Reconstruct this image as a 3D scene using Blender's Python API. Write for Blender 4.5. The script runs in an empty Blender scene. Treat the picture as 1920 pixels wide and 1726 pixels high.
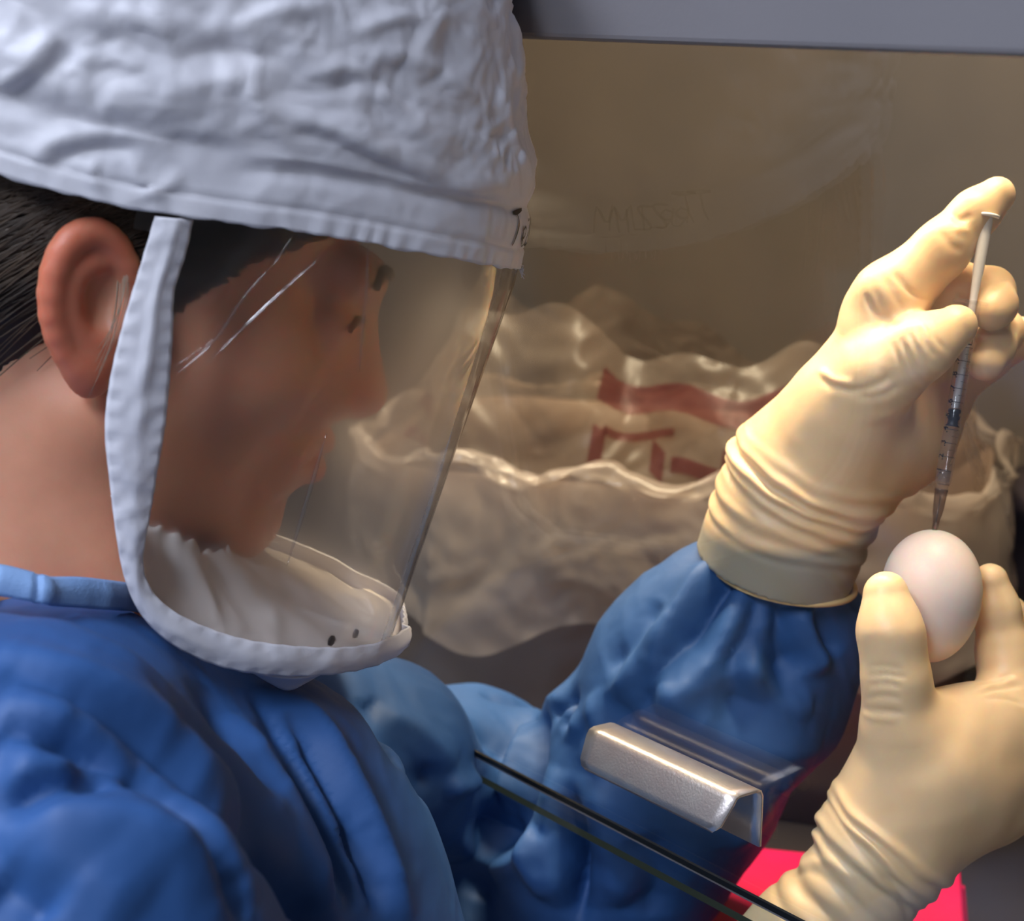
import bpy, bmesh, math, random
import numpy as np
from mathutils import Vector, Matrix

random.seed(7)
rng = np.random.default_rng(7)
scene = bpy.context.scene
COL = scene.collection

# ------------------------------------------------------------------ camera
CAM = np.array([0.0, 0.0, 1.35])
FPX, IW, IH = 3200.0, 1920.0, 1726.0
PITCH = math.atan(896.0 / 3200.0)
Rv = np.array([1.0, 0, 0])
Fv = np.array([0, math.cos(PITCH), -math.sin(PITCH)])
Uv = np.array([0, math.sin(PITCH), math.cos(PITCH)])
cam_d = bpy.data.cameras.new('camera')
cam = bpy.data.objects.new('camera', cam_d)
COL.objects.link(cam)
cam.location = CAM
cam.rotation_euler = (math.pi / 2 - PITCH, 0, 0)
cam_d.sensor_fit = 'HORIZONTAL'
cam_d.sensor_width = 36.0
cam_d.lens = 36.0 * FPX / IW
cam_d.clip_start = 0.01
cam_d.clip_end = 50
cam_d.dof.use_dof = True
cam_d.dof.focus_distance = 0.74
cam_d.dof.aperture_fstop = 9.0
scene.camera = cam

# ------------------------------------------------------------------ world, exposure
world = bpy.data.worlds.new('world')
scene.world = world
world.use_nodes = True
bg = world.node_tree.nodes['Background']
bg.inputs[0].default_value = (0.55, 0.62, 0.8, 1)
bg.inputs[1].default_value = 0.25
scene.view_settings.view_transform = 'Standard'
scene.view_settings.look = 'None'
scene.view_settings.gamma = 1.0
scene.view_settings.use_curve_mapping = False
scene.view_settings.exposure = 0.0


def area_light(name, loc, target, sx, sy, power, color):
    d = bpy.data.lights.new(name, 'AREA')
    d.shape = 'RECTANGLE'
    d.size, d.size_y = sx, sy
    d.energy = power
    d.color = color
    o = bpy.data.objects.new(name, d)
    COL.objects.link(o)
    o.location = loc
    o.rotation_euler = (Vector(target) - Vector(loc)).to_track_quat('-Z', 'Y').to_euler()
    return o

# room light from the ceiling fittings (cool)
LIGHTS = [((-0.95, 0.25, 2.53), 0.3, 1.2, 30.0), ((-0.65, -0.9, 2.53), 0.3, 1.2, 33.0)]
for i, (l, sx, sy, p) in enumerate(LIGHTS):
    area_light('ceiling_lamp_light', l, (l[0], l[1], 0), sx, sy, p, (0.77, 0.85, 1.0))


# ------------------------------------------------------------------ helpers: picture geometry
def W(px, py, d):
    px = np.asarray(px, float); py = np.asarray(py, float); d = np.asarray(d, float)
    x = (px - IW / 2) / FPX * d
    y = -(py - IH / 2) / FPX * d
    return CAM + x[..., None] * Rv + y[..., None] * Uv + d[..., None] * Fv


def proj(P):
    q = np.asarray(P, float) - CAM
    d = q @ Fv
    return IW / 2 + FPX * (q @ Rv) / d, IH / 2 - FPX * (q @ Uv) / d, d


# ------------------------------------------------------------------ helpers: objects
def empty(name, loc=(0, 0, 0)):
    o = bpy.data.objects.new(name, None)
    o.empty_display_size = 0.02
    COL.objects.link(o)
    o.location = loc
    return o


def tag(o, label=None, cat=None, group=None, kind=None):
    if label: o['label'] = label
    if cat: o['category'] = cat
    if group: o['group'] = group
    if kind: o['kind'] = kind
    return o


def mesh_obj(name, V, Fc, mat=None, parent=None, smooth=True, mats=None, midx=None):
    me = bpy.data.meshes.new(name)
    V = np.asarray(V, float)
    par_loc = np.array(parent.matrix_basis.translation) if parent is not None else np.zeros(3)
    if parent is not None and parent.parent is not None:
        par_loc = par_loc + np.array(parent.parent.matrix_basis.translation)
    V = V - par_loc
    if isinstance(Fc, np.ndarray):
        Fc = Fc.tolist()
    me.from_pydata(V.tolist(), [], Fc)
    me.update()
    if smooth:
        me.polygons.foreach_set('use_smooth', [True] * len(me.polygons))
    if mat is not None:
        me.materials.append(mat)
    if mats:
        for m in mats: me.materials.append(m)
        me.polygons.foreach_set('material_index', midx)
    o = bpy.data.objects.new(name, me)
    COL.objects.link(o)
    if parent is not None:
        o.parent = parent
    return o


class MB:
    """collects simple shapes in world space, builds one mesh"""
    def __init__(s): s.v = []; s.f = []
    def add(s, V, Fc):
        n = len(s.v); s.v += [list(map(float, p)) for p in V]; s.f += [[i + n for i in f] for f in Fc]
    def box(s, c, ax, half):
        c = np.array(c, float); ax = [np.array(a, float) for a in ax]
        V = [c + sx * half[0] * ax[0] + sy * half[1] * ax[1] + sz * half[2] * ax[2]
             for sx in (-1, 1) for sy in (-1, 1) for sz in (-1, 1)]
        Fc = [[0, 1, 3, 2], [4, 6, 7, 5], [0, 4, 5, 1], [2, 3, 7, 6], [0, 2, 6, 4], [1, 5, 7, 3]]
        if np.dot(np.cross(ax[0], ax[1]), ax[2]) < 0: Fc = [f[::-1] for f in Fc]
        s.add(V, Fc)
    def tube(s, pts, rad, n=8, cap=True):
        pts = [np.array(p, float) for p in pts]
        m = len(pts)
        if np.isscalar(rad): rad = [rad] * m
        base = len(s.v); up = None
        for i in range(m):
            t = pts[min(i + 1, m - 1)] - pts[max(i - 1, 0)]
            t /= np.linalg.norm(t) + 1e-12
            if up is None:
                up = np.cross(t, [0, 0, 1.0])
                if np.linalg.norm(up) < 1e-3: up = np.cross(t, [0, 1.0, 0])
            up = up - np.dot(up, t) * t; up /= np.linalg.norm(up) + 1e-12
            b = np.cross(t, up)
            for k in range(n):
                a = 2 * math.pi * k / n
                s.v.append(list(pts[i] + rad[i] * (math.cos(a) * up + math.sin(a) * b)))
        for i in range(m - 1):
            for k in range(n):
                a0 = base + i * n + k; a1 = base + i * n + (k + 1) % n
                s.f.append([a0, a1, a1 + n, a0 + n])
        if cap:
            s.f.append([base + k for k in range(n)][::-1])
            s.f.append([base + (m - 1) * n + k for k in range(n)])
    def lathe(s, a, axis, prof, n=32, ref=None):
        """prof: list of (distance along axis, radius)"""
        a = np.array(a, float); axis = np.array(axis, float); axis /= np.linalg.norm(axis)
        u = np.cross(axis, [0, 1.0, 0.1]) if ref is None else np.array(ref, float)
        u -= np.dot(u, axis) * axis; u /= np.linalg.norm(u); b = np.cross(axis, u)
        base = len(s.v); m = len(prof)
        for (h, r) in prof:
            for k in range(n):
                t = 2 * math.pi * k / n
                s.v.append(list(a + axis * h + r * (math.cos(t) * u + math.sin(t) * b)))
        for i in range(m - 1):
            for k in range(n):
                a0 = base + i * n + k; a1 = base + i * n + (k + 1) % n
                s.f.append([a0, a1, a1 + n, a0 + n])
        s.f.append([base + k for k in range(n)][::-1]); s.f.append([base + (m - 1) * n + k for k in range(n)])
    def build(s, name, mat, parent=None, smooth=False):
        return mesh_obj(name, s.v, s.f, mat, parent, smooth)


def grid_faces(nu, nv, wrap_u=False, flip=False):
    f = []
    for i in range(nu if wrap_u else nu - 1):
        for j in range(nv - 1):
            a = i * nv + j; b = ((i + 1) % nu) * nv + j
            q = [a, b, b + 1, a + 1]
            f.append(q[::-1] if flip else q)
    return f


def sheet(nu, nv, P, thick=None, wrap_u=False):
    """P (nu,nv,3) -> verts, faces; thick: closed double layer along the averaged normals"""
    V = P.reshape(-1, 3)
    Fq = np.array(grid_faces(nu, nv, wrap_u))
    if thick is None: return V, Fq.tolist()
    N = vnormals(V, Fq)
    V2 = V - N * thick
    n = len(V)
    F2 = (Fq[:, ::-1] + n)
    faces = Fq.tolist() + F2.tolist()
    def rim(loop, closed):
        L = len(loop)
        for i in range(L if closed else L - 1):
            a, b = loop[i], loop[(i + 1) % L]
            faces.append([b, a, a + n, b + n])
    if wrap_u:
        rim([i * nv for i in range(nu)], True)
        rim([i * nv + nv - 1 for i in range(nu)][::-1], True)
    else:
        loop = [i * nv for i in range(nu)] + [(nu - 1) * nv + j for j in range(1, nv)] + \
               [i * nv + nv - 1 for i in range(nu - 2, -1, -1)] + [j for j in range(nv - 2, 0, -1)]
        rim(loop, True)
    return np.vstack([V, V2]), faces


def vnormals(V, Fq):
    Fq = np.asarray(Fq)
    n = np.cross(V[Fq[:, 2]] - V[Fq[:, 0]], V[Fq[:, 3]] - V[Fq[:, 1]])
    N = np.zeros_like(V)
    for k in range(4): np.add.at(N, Fq[:, k], n)
    return N / (np.linalg.norm(N, axis=1, keepdims=True) + 1e-12)


def catmull(P, n):
    P = np.asarray(P, float)
    if len(P) < 3:
        t = np.linspace(0, 1, n)[:, None]; return P[0] * (1 - t) + P[-1] * t
    Q = np.vstack([2 * P[0] - P[1], P, 2 * P[-1] - P[-2]])
    seg = np.linalg.norm(np.diff(P, axis=0), axis=1); cs = np.concatenate([[0], np.cumsum(seg)])
    s = np.linspace(0, cs[-1], n); out = []
    for x in s:
        i = min(np.searchsorted(cs, x, side='right') - 1, len(P) - 2)
        t = (x - cs[i]) / (seg[i] + 1e-12)
        p0, p1, p2, p3 = Q[i], Q[i + 1], Q[i + 2], Q[i + 3]
        out.append(0.5 * (2 * p1 + (p2 - p0) * t + (2 * p0 - 5 * p1 + 4 * p2 - p3) * t ** 2 + (3 * p1 - p0 - 3 * p2 + p3) * t ** 3))
    return np.array(out)


# ------------------------------------------------------------------ helpers: noise
_perm = rng.permutation(256); _perm = np.concatenate([_perm, _perm, _perm])
_g = rng.normal(size=(256, 3)); _g /= np.linalg.norm(_g, axis=1, keepdims=True)

def noise3(P):
    P = np.asarray(P, float); i = np.floor(P).astype(int); f = P - i; i &= 255
    w = f * f * f * (f * (f * 6 - 15) + 10); out = 0
    for dx in (0, 1):
        for dy in (0, 1):
            for dz in (0, 1):
                h = _perm[_perm[_perm[i[:, 0] + dx] + i[:, 1] + dy] + i[:, 2] + dz]
                g = _g[h]; d = (g * (f - [dx, dy, dz])).sum(1)
                ww = (w[:, 0] if dx else 1 - w[:, 0]) * (w[:, 1] if dy else 1 - w[:, 1]) * (w[:, 2] if dz else 1 - w[:, 2])
                out = out + ww * d
    return out


def crumple(P, scale, octs=3, warp=0.5):
    """folded-paper relief, about -1..1"""
    Q = P * scale
    wv = np.stack([noise3(Q * 0.7 + 11.3), noise3(Q * 0.7 + 47.1), noise3(Q * 0.7 + 83.7)], 1)
    Q = Q + warp * 2 * wv
    out = 0; a = 1.0; tot = 0
    for o in range(octs):
        out = out + a * (1 - 3.2 * np.abs(noise3(Q * 2 ** o + 17.7 * o))); tot += a; a *= 0.5
    return out / tot


# ------------------------------------------------------------------ helpers: signed distance field -> mesh
def smin(a, b, k):
    if k <= 0: return np.minimum(a, b)
    h = np.maximum(k - np.abs(a - b), 0) / k
    return np.minimum(a, b) - h * h * k * 0.25


class Field:
    def __init__(s, lo, hi, h):
        s.lo = np.array(lo, float); s.h = h
        s.n = np.ceil((np.array(hi) - s.lo) / h).astype(int) + 1
        s.F = np.full(s.n, 0.06, np.float32)
    def _sl(s, lo, hi):
        a = np.clip(np.floor((np.array(lo) - s.lo) / s.h).astype(int), 0, s.n)
        b = np.clip(np.ceil((np.array(hi) - s.lo) / s.h).astype(int) + 1, 0, s.n)
        if (b <= a).any(): return None, None
        sl = tuple(slice(int(x), int(y)) for x, y in zip(a, b))
        ax = [(s.lo[i] + s.h * np.arange(a[i], b[i])).astype(np.float32) for i in range(3)]
        return sl, np.meshgrid(*ax, indexing='ij', sparse=True)
    def op(s, lo, hi, fn, k, sub=False):
        sl, g = s._sl(lo, hi)
        if sl is None: return
        d = fn(*g)
        if sub: s.F[sl] = -smin(-s.F[sl], d, k)
        else: s.F[sl] = smin(s.F[sl], d, k)
    def cone(s, a, b, r1, r2, k=0.01, sub=False):
        a = np.array(a, float); b = np.array(b, float); m = max(r1, r2) + k + 0.03
        ba = b - a; L = max(ba @ ba, 1e-12)
        def fn(x, y, z):
            t = np.clip(((x - a[0]) * ba[0] + (y - a[1]) * ba[1] + (z - a[2]) * ba[2]) / L, 0, 1)
            return np.sqrt((x - a[0] - t * ba[0]) ** 2 + (y - a[1] - t * ba[1]) ** 2 + (z - a[2] - t * ba[2]) ** 2) - (r1 + (r2 - r1) * t)
        s.op(np.minimum(a, b) - m, np.maximum(a, b) + m, fn, k, sub)
    def chain(s, pts, rads, k=0.01):
        for i in range(len(pts) - 1): s.cone(pts[i], pts[i + 1], rads[i], rads[i + 1], k)
    def ell(s, c, r, M=None, k=0.01, sub=False):
        c = np.array(c, float); r = np.array(r, float); M = np.eye(3) if M is None else M   # rows: local axes
        m = r.max() + k + 0.03
        def fn(x, y, z):
            x, y, z = x - c[0], y - c[1], z - c[2]
            q = [(M[i][0] * x + M[i][1] * y + M[i][2] * z) for i in range(3)]
            k0 = np.sqrt(sum((q[i] / r[i]) ** 2 for i in range(3))); k1 = np.sqrt(sum((q[i] / r[i] ** 2) ** 2 for i in range(3)))
            return k0 * (k0 - 1) / (k1 + 1e-9)
        s.op(c - m, c + m, fn, k, sub)
    def mesh(s):
        F, S = s.F, s.F < 0
        cnt = np.zeros(s.n - 1, np.uint8)
        for dx in (0, 1):
            for dy in (0, 1):
                for dz in (0, 1):
                    cnt += S[dx:s.n[0] - 1 + dx, dy:s.n[1] - 1 + dy, dz:s.n[2] - 1 + dz]
        act = (cnt > 0) & (cnt < 8)
        idx = np.argwhere(act)
        cm = np.full(s.n - 1, -1, np.int32); cm[act] = np.arange(len(idx))
        offs = np.array([[i, j, k] for i in (0, 1) for j in (0, 1) for k in (0, 1)])
        val = np.stack([F[tuple((idx + o).T)] for o in offs], 1)
        acc = np.zeros((len(idx), 3)); c = np.zeros(len(idx))
        for a in range(8):
            for b in range(a + 1, 8):
                if np.abs(offs[a] - offs[b]).sum() != 1: continue
                va, vb = val[:, a], val[:, b]; cr = (va < 0) != (vb < 0)
                t = np.where(cr, va / np.where(cr, va - vb, 1), 0)
                p = offs[a] + t[:, None] * (offs[b] - offs[a])
                acc[cr] += p[cr]; c += cr
        V = s.lo + s.h * (idx + acc / c[:, None])
        quads = []
        for ax in range(3):
            o1, o2 = [(1, 2), (2, 0), (0, 1)][ax]
            sa = [slice(0, None)] * 3; sb = [slice(0, None)] * 3
            sa[ax] = slice(0, -1); sb[ax] = slice(1, None)
            cr = S[tuple(sa)] != S[tuple(sb)]
            e = np.argwhere(cr)
            ok = (e[:, o1] > 0) & (e[:, o2] > 0) & (e[:, o1] < s.n[o1] - 1) & (e[:, o2] < s.n[o2] - 1)
            e = e[ok]; ins = S[tuple(e.T)]
            d1 = np.zeros(3, int); d1[o1] = 1; d2 = np.zeros(3, int); d2[o2] = 1
            q = np.stack([cm[tuple((e - d1 - d2).T)], cm[tuple((e - d2).T)], cm[tuple(e.T)], cm[tuple((e - d1).T)]], 1)
            q[~ins] = q[~ins][:, ::-1]
            quads.append(q)
        Q = np.vstack(quads)
        Q = Q[(Q >= 0).all(1)]
        return V, Q


def relax(V, Q, it=2, lam=0.5):
    E = np.vstack([Q[:, [0, 1]], Q[:, [1, 2]], Q[:, [2, 3]], Q[:, [3, 0]]])
    deg = np.bincount(E.ravel(), minlength=len(V)).astype(float)
    for _ in range(it):
        for l in (lam, -lam * 1.04):
            S = np.stack([np.bincount(E[:, 0], V[E[:, 1], c], len(V)) + np.bincount(E[:, 1], V[E[:, 0], c], len(V)) for c in range(3)], 1)
            V = V + l * (S / deg[:, None] - V)
    return V


def surf_depth(V, px, py):
    vx, vy, vd = proj(V); out = []
    for x, y in zip(px, py):
        r = (vx - x) ** 2 + (vy - y) ** 2
        for R in (12, 25, 50, 100, 300):
            m = r < R * R
            if m.sum() > 2:
                dmin = vd[m].min(); mm = m & (vd < dmin + 0.02); out.append(np.median(vd[mm])); break
        else: out.append(vd[np.argmin(r)])
    return np.array(out)


def apply_folds(V, Q, folds, samples=14):
    """folds: (pixel polyline, height in m, half width in m). Positive = ridge, negative = furrow.
    Each line is laid on the surface in space, and the surface is pushed along its own normals."""
    N = vnormals(V, Q); disp = np.zeros(len(V))
    for fo in folds:
        poly, amp, wid = fo[:3]
        sharp = fo[3] if len(fo) > 3 else 2.0
        c = catmull(poly, samples)
        d = surf_depth(V, c[:, 0], c[:, 1])
        d = np.convolve(np.pad(d, 2, mode='edge'), np.ones(5) / 5, mode='valid')
        P = W(c[:, 0], c[:, 1], d)
        best = np.full(len(V), 9.0); tt = np.zeros(len(V))
        lo, hi = P.min(0) - 3 * wid, P.max(0) + 3 * wid
        m = np.all((V > lo) & (V < hi), 1); Vm = V[m]
        if not len(Vm): continue
        b = np.full(len(Vm), 9.0); t_all = np.zeros(len(Vm))
        for i in range(len(P) - 1):
            ba = P[i + 1] - P[i]; t = np.clip(((Vm - P[i]) @ ba) / (ba @ ba + 1e-12), 0, 1)
            dd = np.linalg.norm(Vm - P[i] - t[:, None] * ba, axis=1)
            u = dd < b; b[u] = dd[u]; t_all[u] = (i + t[u]) / (len(P) - 1)
        taper = np.clip(np.minimum(t_all, 1 - t_all) * 5, 0, 1) ** 0.7 * 0.85 + 0.15
        disp[m] += amp * np.exp(-(b / wid) ** sharp) * taper
    return V + N * disp[:, None]


# ------------------------------------------------------------------ helpers: materials
def new_mat(name):
    m = bpy.data.materials.new(name); m.use_nodes = True
    nt = m.node_tree
    return m, nt, nt.nodes['Principled BSDF'], nt.nodes['Material Output']


def add_bump(nt, bsdf, scale, strength, dist=0.001, detail=4, kind='noise', stretch=None):
    tc = nt.nodes.new('ShaderNodeTexCoord'); v = tc.outputs['Object']
    if stretch is not None:
        mp = nt.nodes.new('ShaderNodeMapping'); mp.inputs['Scale'].default_value = stretch
        nt.links.new(v, mp.inputs['Vector']); v = mp.outputs['Vector']
    if kind == 'noise':
        tx = nt.nodes.new('ShaderNodeTexNoise'); tx.inputs['Scale'].default_value = scale; tx.inputs['Detail'].default_value = detail
        out = tx.outputs[0]
    elif kind == 'ridged':
        tx = nt.nodes.new('ShaderNodeTexNoise'); tx.noise_type = 'RIDGED_MULTIFRACTAL'; tx.inputs['Scale'].default_value = scale; tx.inputs['Detail'].default_value = detail
        tx.inputs['Distortion'].default_value = 0.6
        out = tx.outputs[0]
    else:
        tx = nt.nodes.new('ShaderNodeTexVoronoi'); tx.inputs['Scale'].default_value = scale; out = tx.outputs['Distance']
    nt.links.new(v, tx.inputs['Vector'])
    b = nt.nodes.new('ShaderNodeBump'); b.inputs['Strength'].default_value = strength; b.inputs['Distance'].default_value = dist
    nt.links.new(out, b.inputs['Height'])
    for s in bsdf.inputs:
        if s.name == 'Normal' and s.is_linked:
            nt.links.new(s.links[0].from_socket, b.inputs['Normal'])
    nt.links.new(b.outputs[0], bsdf.inputs['Normal'])
    return tx


def color_noise(nt, bsdf, c1, c2, scale, detail=3, lo=0.35, hi=0.65, stretch=None):
    tc = nt.nodes.new('ShaderNodeTexCoord'); v = tc.outputs['Object']
    if stretch is not None:
        mp = nt.nodes.new('ShaderNodeMapping'); mp.inputs['Scale'].default_value = stretch
        nt.links.new(v, mp.inputs['Vector']); v = mp.outputs['Vector']
    tx = nt.nodes.new('ShaderNodeTexNoise'); tx.inputs['Scale'].default_value = scale; tx.inputs['Detail'].default_value = detail
    nt.links.new(v, tx.inputs['Vector'])
    cr = nt.nodes.new('ShaderNodeValToRGB')
    cr.color_ramp.elements[0].position = lo; cr.color_ramp.elements[1].position = hi
    cr.color_ramp.elements[0].color = (*c1, 1); cr.color_ramp.elements[1].color = (*c2, 1)
    nt.links.new(tx.outputs[0], cr.inputs[0]); nt.links.new(cr.outputs[0], bsdf.inputs['Base Color'])
    return cr


def plain(name, col, rough=0.5, metal=0.0, spec=0.5, bump=None, c2=None, cscale=20, sss=0, sssr=(1, .3, .2), sheen=0):
    m, nt, b, o = new_mat(name)
    b.inputs['Base Color'].default_value = (*col, 1); b.inputs['Roughness'].default_value = rough
    b.inputs['Metallic'].default_value = metal; b.inputs['Specular IOR Level'].default_value = spec
    if c2 is not None: color_noise(nt, b, col, c2, cscale)
    if bump: add_bump(nt, b, *bump)
    if sss:
        b.inputs['Subsurface Weight'].default_value = 1.0
        b.inputs['Subsurface Radius'].default_value = sssr
        b.inputs['Subsurface Scale'].default_value = sss
    if sheen: b.inputs['Sheen Weight'].default_value = sheen
    return m


def clear(name, tint=(1, 1, 1), ior=1.5, rough=0.0, haze=0.0, hazecol=(1, 1, 1), wob=None, blur=None):
    """thin clear sheet: straight-through transmission plus a Fresnel mirror, optional milky film"""
    m, nt, b, o = new_mat(name); nt.nodes.remove(b)
    tr = nt.nodes.new('ShaderNodeBsdfTransparent'); tr.inputs[0].default_value = (*tint, 1)
    gl = nt.nodes.new('ShaderNodeBsdfGlossy'); gl.inputs['Roughness'].default_value = rough
    # Schlick reflectance, the same from both sides of the sheet
    f0 = ((ior - 1) / (ior + 1)) ** 2
    lw = nt.nodes.new('ShaderNodeLayerWeight'); lw.inputs['Blend'].default_value = 0.5
    pw = nt.nodes.new('ShaderNodeMath'); pw.operation = 'POWER'; pw.inputs[1].default_value = 5.0
    fr = nt.nodes.new('ShaderNodeMath'); fr.operation = 'MULTIPLY_ADD'; fr.inputs[1].default_value = 1 - f0; fr.inputs[2].default_value = f0
    nt.links.new(lw.outputs['Facing'], pw.inputs[0]); nt.links.new(pw.outputs[0], fr.inputs[0])
    mx = nt.nodes.new('ShaderNodeMixShader')
    first = tr.outputs[0]
    if haze > 0:
        df = nt.nodes.new('ShaderNodeBsdfDiffuse'); df.inputs[0].default_value = (*hazecol, 1)
        tl = nt.nodes.new('ShaderNodeBsdfTranslucent'); tl.inputs[0].default_value = (*hazecol, 1)
        m2 = nt.nodes.new('ShaderNodeMixShader'); m2.inputs[0].default_value = 0.5
        nt.links.new(df.outputs[0], m2.inputs[1]); nt.links.new(tl.outputs[0], m2.inputs[2])
        m3 = nt.nodes.new('ShaderNodeMixShader'); m3.inputs[0].default_value = haze
        nt.links.new(tr.outputs[0], m3.inputs[1]); nt.links.new(m2.outputs[0], m3.inputs[2]); first = m3.outputs[0]
    if blur:
        rf = nt.nodes.new('ShaderNodeBsdfRefraction'); rf.inputs['IOR'].default_value = blur[1]; rf.inputs['Roughness'].default_value = blur[2]; rf.inputs['Color'].default_value = (*tint, 1)
        m4 = nt.nodes.new('ShaderNodeMixShader'); m4.inputs[0].default_value = blur[0]
        nt.links.new(first, m4.inputs[1]); nt.links.new(rf.outputs[0], m4.inputs[2]); first = m4.outputs[0]
    nt.links.new(fr.outputs[0], mx.inputs[0]); nt.links.new(first, mx.inputs[1]); nt.links.new(gl.outputs[0], mx.inputs[2])
    if wob:
        tc = nt.nodes.new('ShaderNodeTexCoord'); tx = nt.nodes.new('ShaderNodeTexNoise'); tx.inputs['Scale'].default_value = wob[0]
        bp = nt.nodes.new('ShaderNodeBump'); bp.inputs['Strength'].default_value = wob[1]; bp.inputs['Distance'].default_value = wob[2]
        nt.links.new(tc.outputs['Object'], tx.inputs[0]); nt.links.new(tx.outputs[0], bp.inputs['Height']); nt.links.new(bp.outputs[0], gl.inputs['Normal'])
    nt.links.new(mx.outputs[0], o.inputs[0])
    return m


def cloth(name, col, c2, trans, rough=0.6, bumps=(), cscale=30, tcol=None, sheen=0.0):
    """thin fabric: diffuse with some light let through"""
    m, nt, b, o = new_mat(name)
    b.inputs['Roughness'].default_value = rough
    b.inputs['Sheen Weight'].default_value = sheen
    cr = color_noise(nt, b, col, c2, cscale)
    for bp in bumps: add_bump(nt, b, *bp)
    if trans > 0:
        tl = nt.nodes.new('ShaderNodeBsdfTranslucent')
        tl.inputs[0].default_value = (*(tcol or col), 1)
        mx = nt.nodes.new('ShaderNodeMixShader'); mx.inputs[0].default_value = trans
        nt.links.new(b.outputs[0], mx.inputs[1]); nt.links.new(tl.outputs[0], mx.inputs[2]); nt.links.new(mx.outputs[0], o.inputs[0])
    return m


def emit(name, col, s):
    m, nt, b, o = new_mat(name)
    b.inputs['Base Color'].default_value = (*col, 1)
    b.inputs['Emission Color'].default_value = (*col, 1); b.inputs['Emission Strength'].default_value = s
    return m


M = {}
M['panel'] = plain('grey_paint', (0.175, 0.163, 0.176), 0.45, bump=(400, 0.15, 0.0005), c2=(0.162, 0.152, 0.165), cscale=6)
M['steel'] = plain('brushed_steel_wall', (0.048, 0.039, 0.033), 0.65, metal=0.0, spec=0.3, c2=(0.066, 0.053, 0.044), cscale=5)
M['deck'] = plain('work_deck', (0.035, 0.029, 0.031), 0.45, metal=0.2, c2=(0.045, 0.038, 0.04), cscale=8)
M['glass'] = clear('sash_glass', (0.975, 0.985, 0.98), 1.62)
M['glass_edge'] = plain('glass_edge', (0.008, 0.012, 0.012), 0.9, spec=0.0)
M['glass_edge'].node_tree.nodes['Principled BSDF'].inputs['IOR'].default_value = 1.0
M['seal'] = plain('black_seal', (0.008, 0.009, 0.01), 0.25)
M['chrome'] = plain('worn_steel', (0.66, 0.58, 0.56), 0.36, metal=0.92, bump=(900, 0.25, 0.0004), c2=(0.72, 0.67, 0.64), cscale=60)
M['wallpaint'] = plain('wall_paint', (0.35, 0.36, 0.38), 0.8, c2=(0.33, 0.34, 0.36))
M['floor'] = plain('floor_vinyl', (0.22, 0.22, 0.22), 0.5, c2=(0.26, 0.26, 0.26))
M['ceil'] = plain('ceiling_paint', (0.5, 0.5, 0.5), 0.9, c2=(0.47, 0.47, 0.47))
M['lamp'] = emit('lamp_diffuser', (0.85, 0.92, 1.0), 6.0)
M['tube'] = emit('cabinet_tube', (1.0, 0.86, 0.62), 12.0)
M['lampbody'] = plain('lamp_body', (0.6, 0.6, 0.6), 0.5, c2=(0.57, 0.57, 0.57))

M['tyvek'] = cloth('white_nonwoven', (0.78, 0.765, 0.83), (0.73, 0.72, 0.79), 0.22, 0.5,
                   bumps=((26, 0.55, 0.006, 4, 'ridged'), (90, 0.25, 0.002, 3), (1600, 0.12, 0.0003, 2)), tcol=(0.85, 0.8, 0.78))
M['tyvek_in'] = cloth('white_lining', (0.80, 0.75, 0.72), (0.76, 0.70, 0.67), 0.3, 0.6, bumps=((120, 0.3, 0.002, 3),), tcol=(0.85, 0.75, 0.7))
M['visor'] = clear('face_shield_clear', (0.98, 0.975, 0.97), 1.5, 0.0, wob=(14, 0.06, 0.004), blur=(0.44, 1.08, 0.72))
M['streak'] = clear('clear_highlight_streak', (0.93, 0.93, 0.94), 1.9, 0.12)  # more reflective than the shield, for the added highlight beads
M['ink'] = plain('marker_ink', (0.012, 0.011, 0.012), 0.5, c2=(0.02, 0.018, 0.018))
M['gown'] = cloth('blue_gown', (0.022, 0.088, 0.275), (0.018, 0.075, 0.24), 0.06, 0.62,
                  bumps=((55, 0.22, 0.003, 2), (1500, 0.08, 0.0003, 2)), sheen=0.0)
M['knit'] = cloth('pale_blue_binding', (0.20, 0.33, 0.58), (0.16, 0.28, 0.52), 0.05, 0.7, bumps=((900, 0.4, 0.0006, 2), (60, 0.3, 0.002, 2)))
def skin_mat():
    m, nt, b, o = new_mat('skin')
    b.inputs['Roughness'].default_value = 0.5
    cr = color_noise(nt, b, (0.60, 0.275, 0.165), (0.66, 0.315, 0.195), 45)
    at = nt.nodes.new('ShaderNodeAttribute'); at.attribute_name = 'flush'        # redder lips, nose tip and ear rims
    mx = nt.nodes.new('ShaderNodeMix'); mx.data_type = 'RGBA'
    nt.links.new(at.outputs['Fac'], mx.inputs['Factor']); nt.links.new(cr.outputs[0], mx.inputs[6])
    mx.inputs[7].default_value = (0.60, 0.12, 0.06, 1)
    nt.links.new(mx.outputs[2], b.inputs['Base Color'])
    b.inputs['Subsurface Weight'].default_value = 1.0; b.inputs['Subsurface Radius'].default_value = (1, .3, .2); b.inputs['Subsurface Scale'].default_value = 0.006
    add_bump(nt, b, 700, 0.12, 0.0005)
    return m
M['skin'] = skin_mat()
M['hair'] = plain('dark_brown_hair', (0.018, 0.011, 0.008), 0.45, c2=(0.03, 0.019, 0.012), cscale=80)
M['strand'] = plain('brown_hair_strand', (0.085, 0.052, 0.03), 0.4, c2=(0.035, 0.021, 0.013), cscale=60)
M['grey_strand'] = plain('grey_hair_strand', (0.34, 0.26, 0.19), 0.45, c2=(0.40, 0.31, 0.23))
M['eggshell'] = plain('eggshell', (0.86, 0.71, 0.65), 0.45, c2=(0.88, 0.735, 0.68), cscale=90, bump=(1800, 0.12, 0.0003), sss=0.004)
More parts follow.
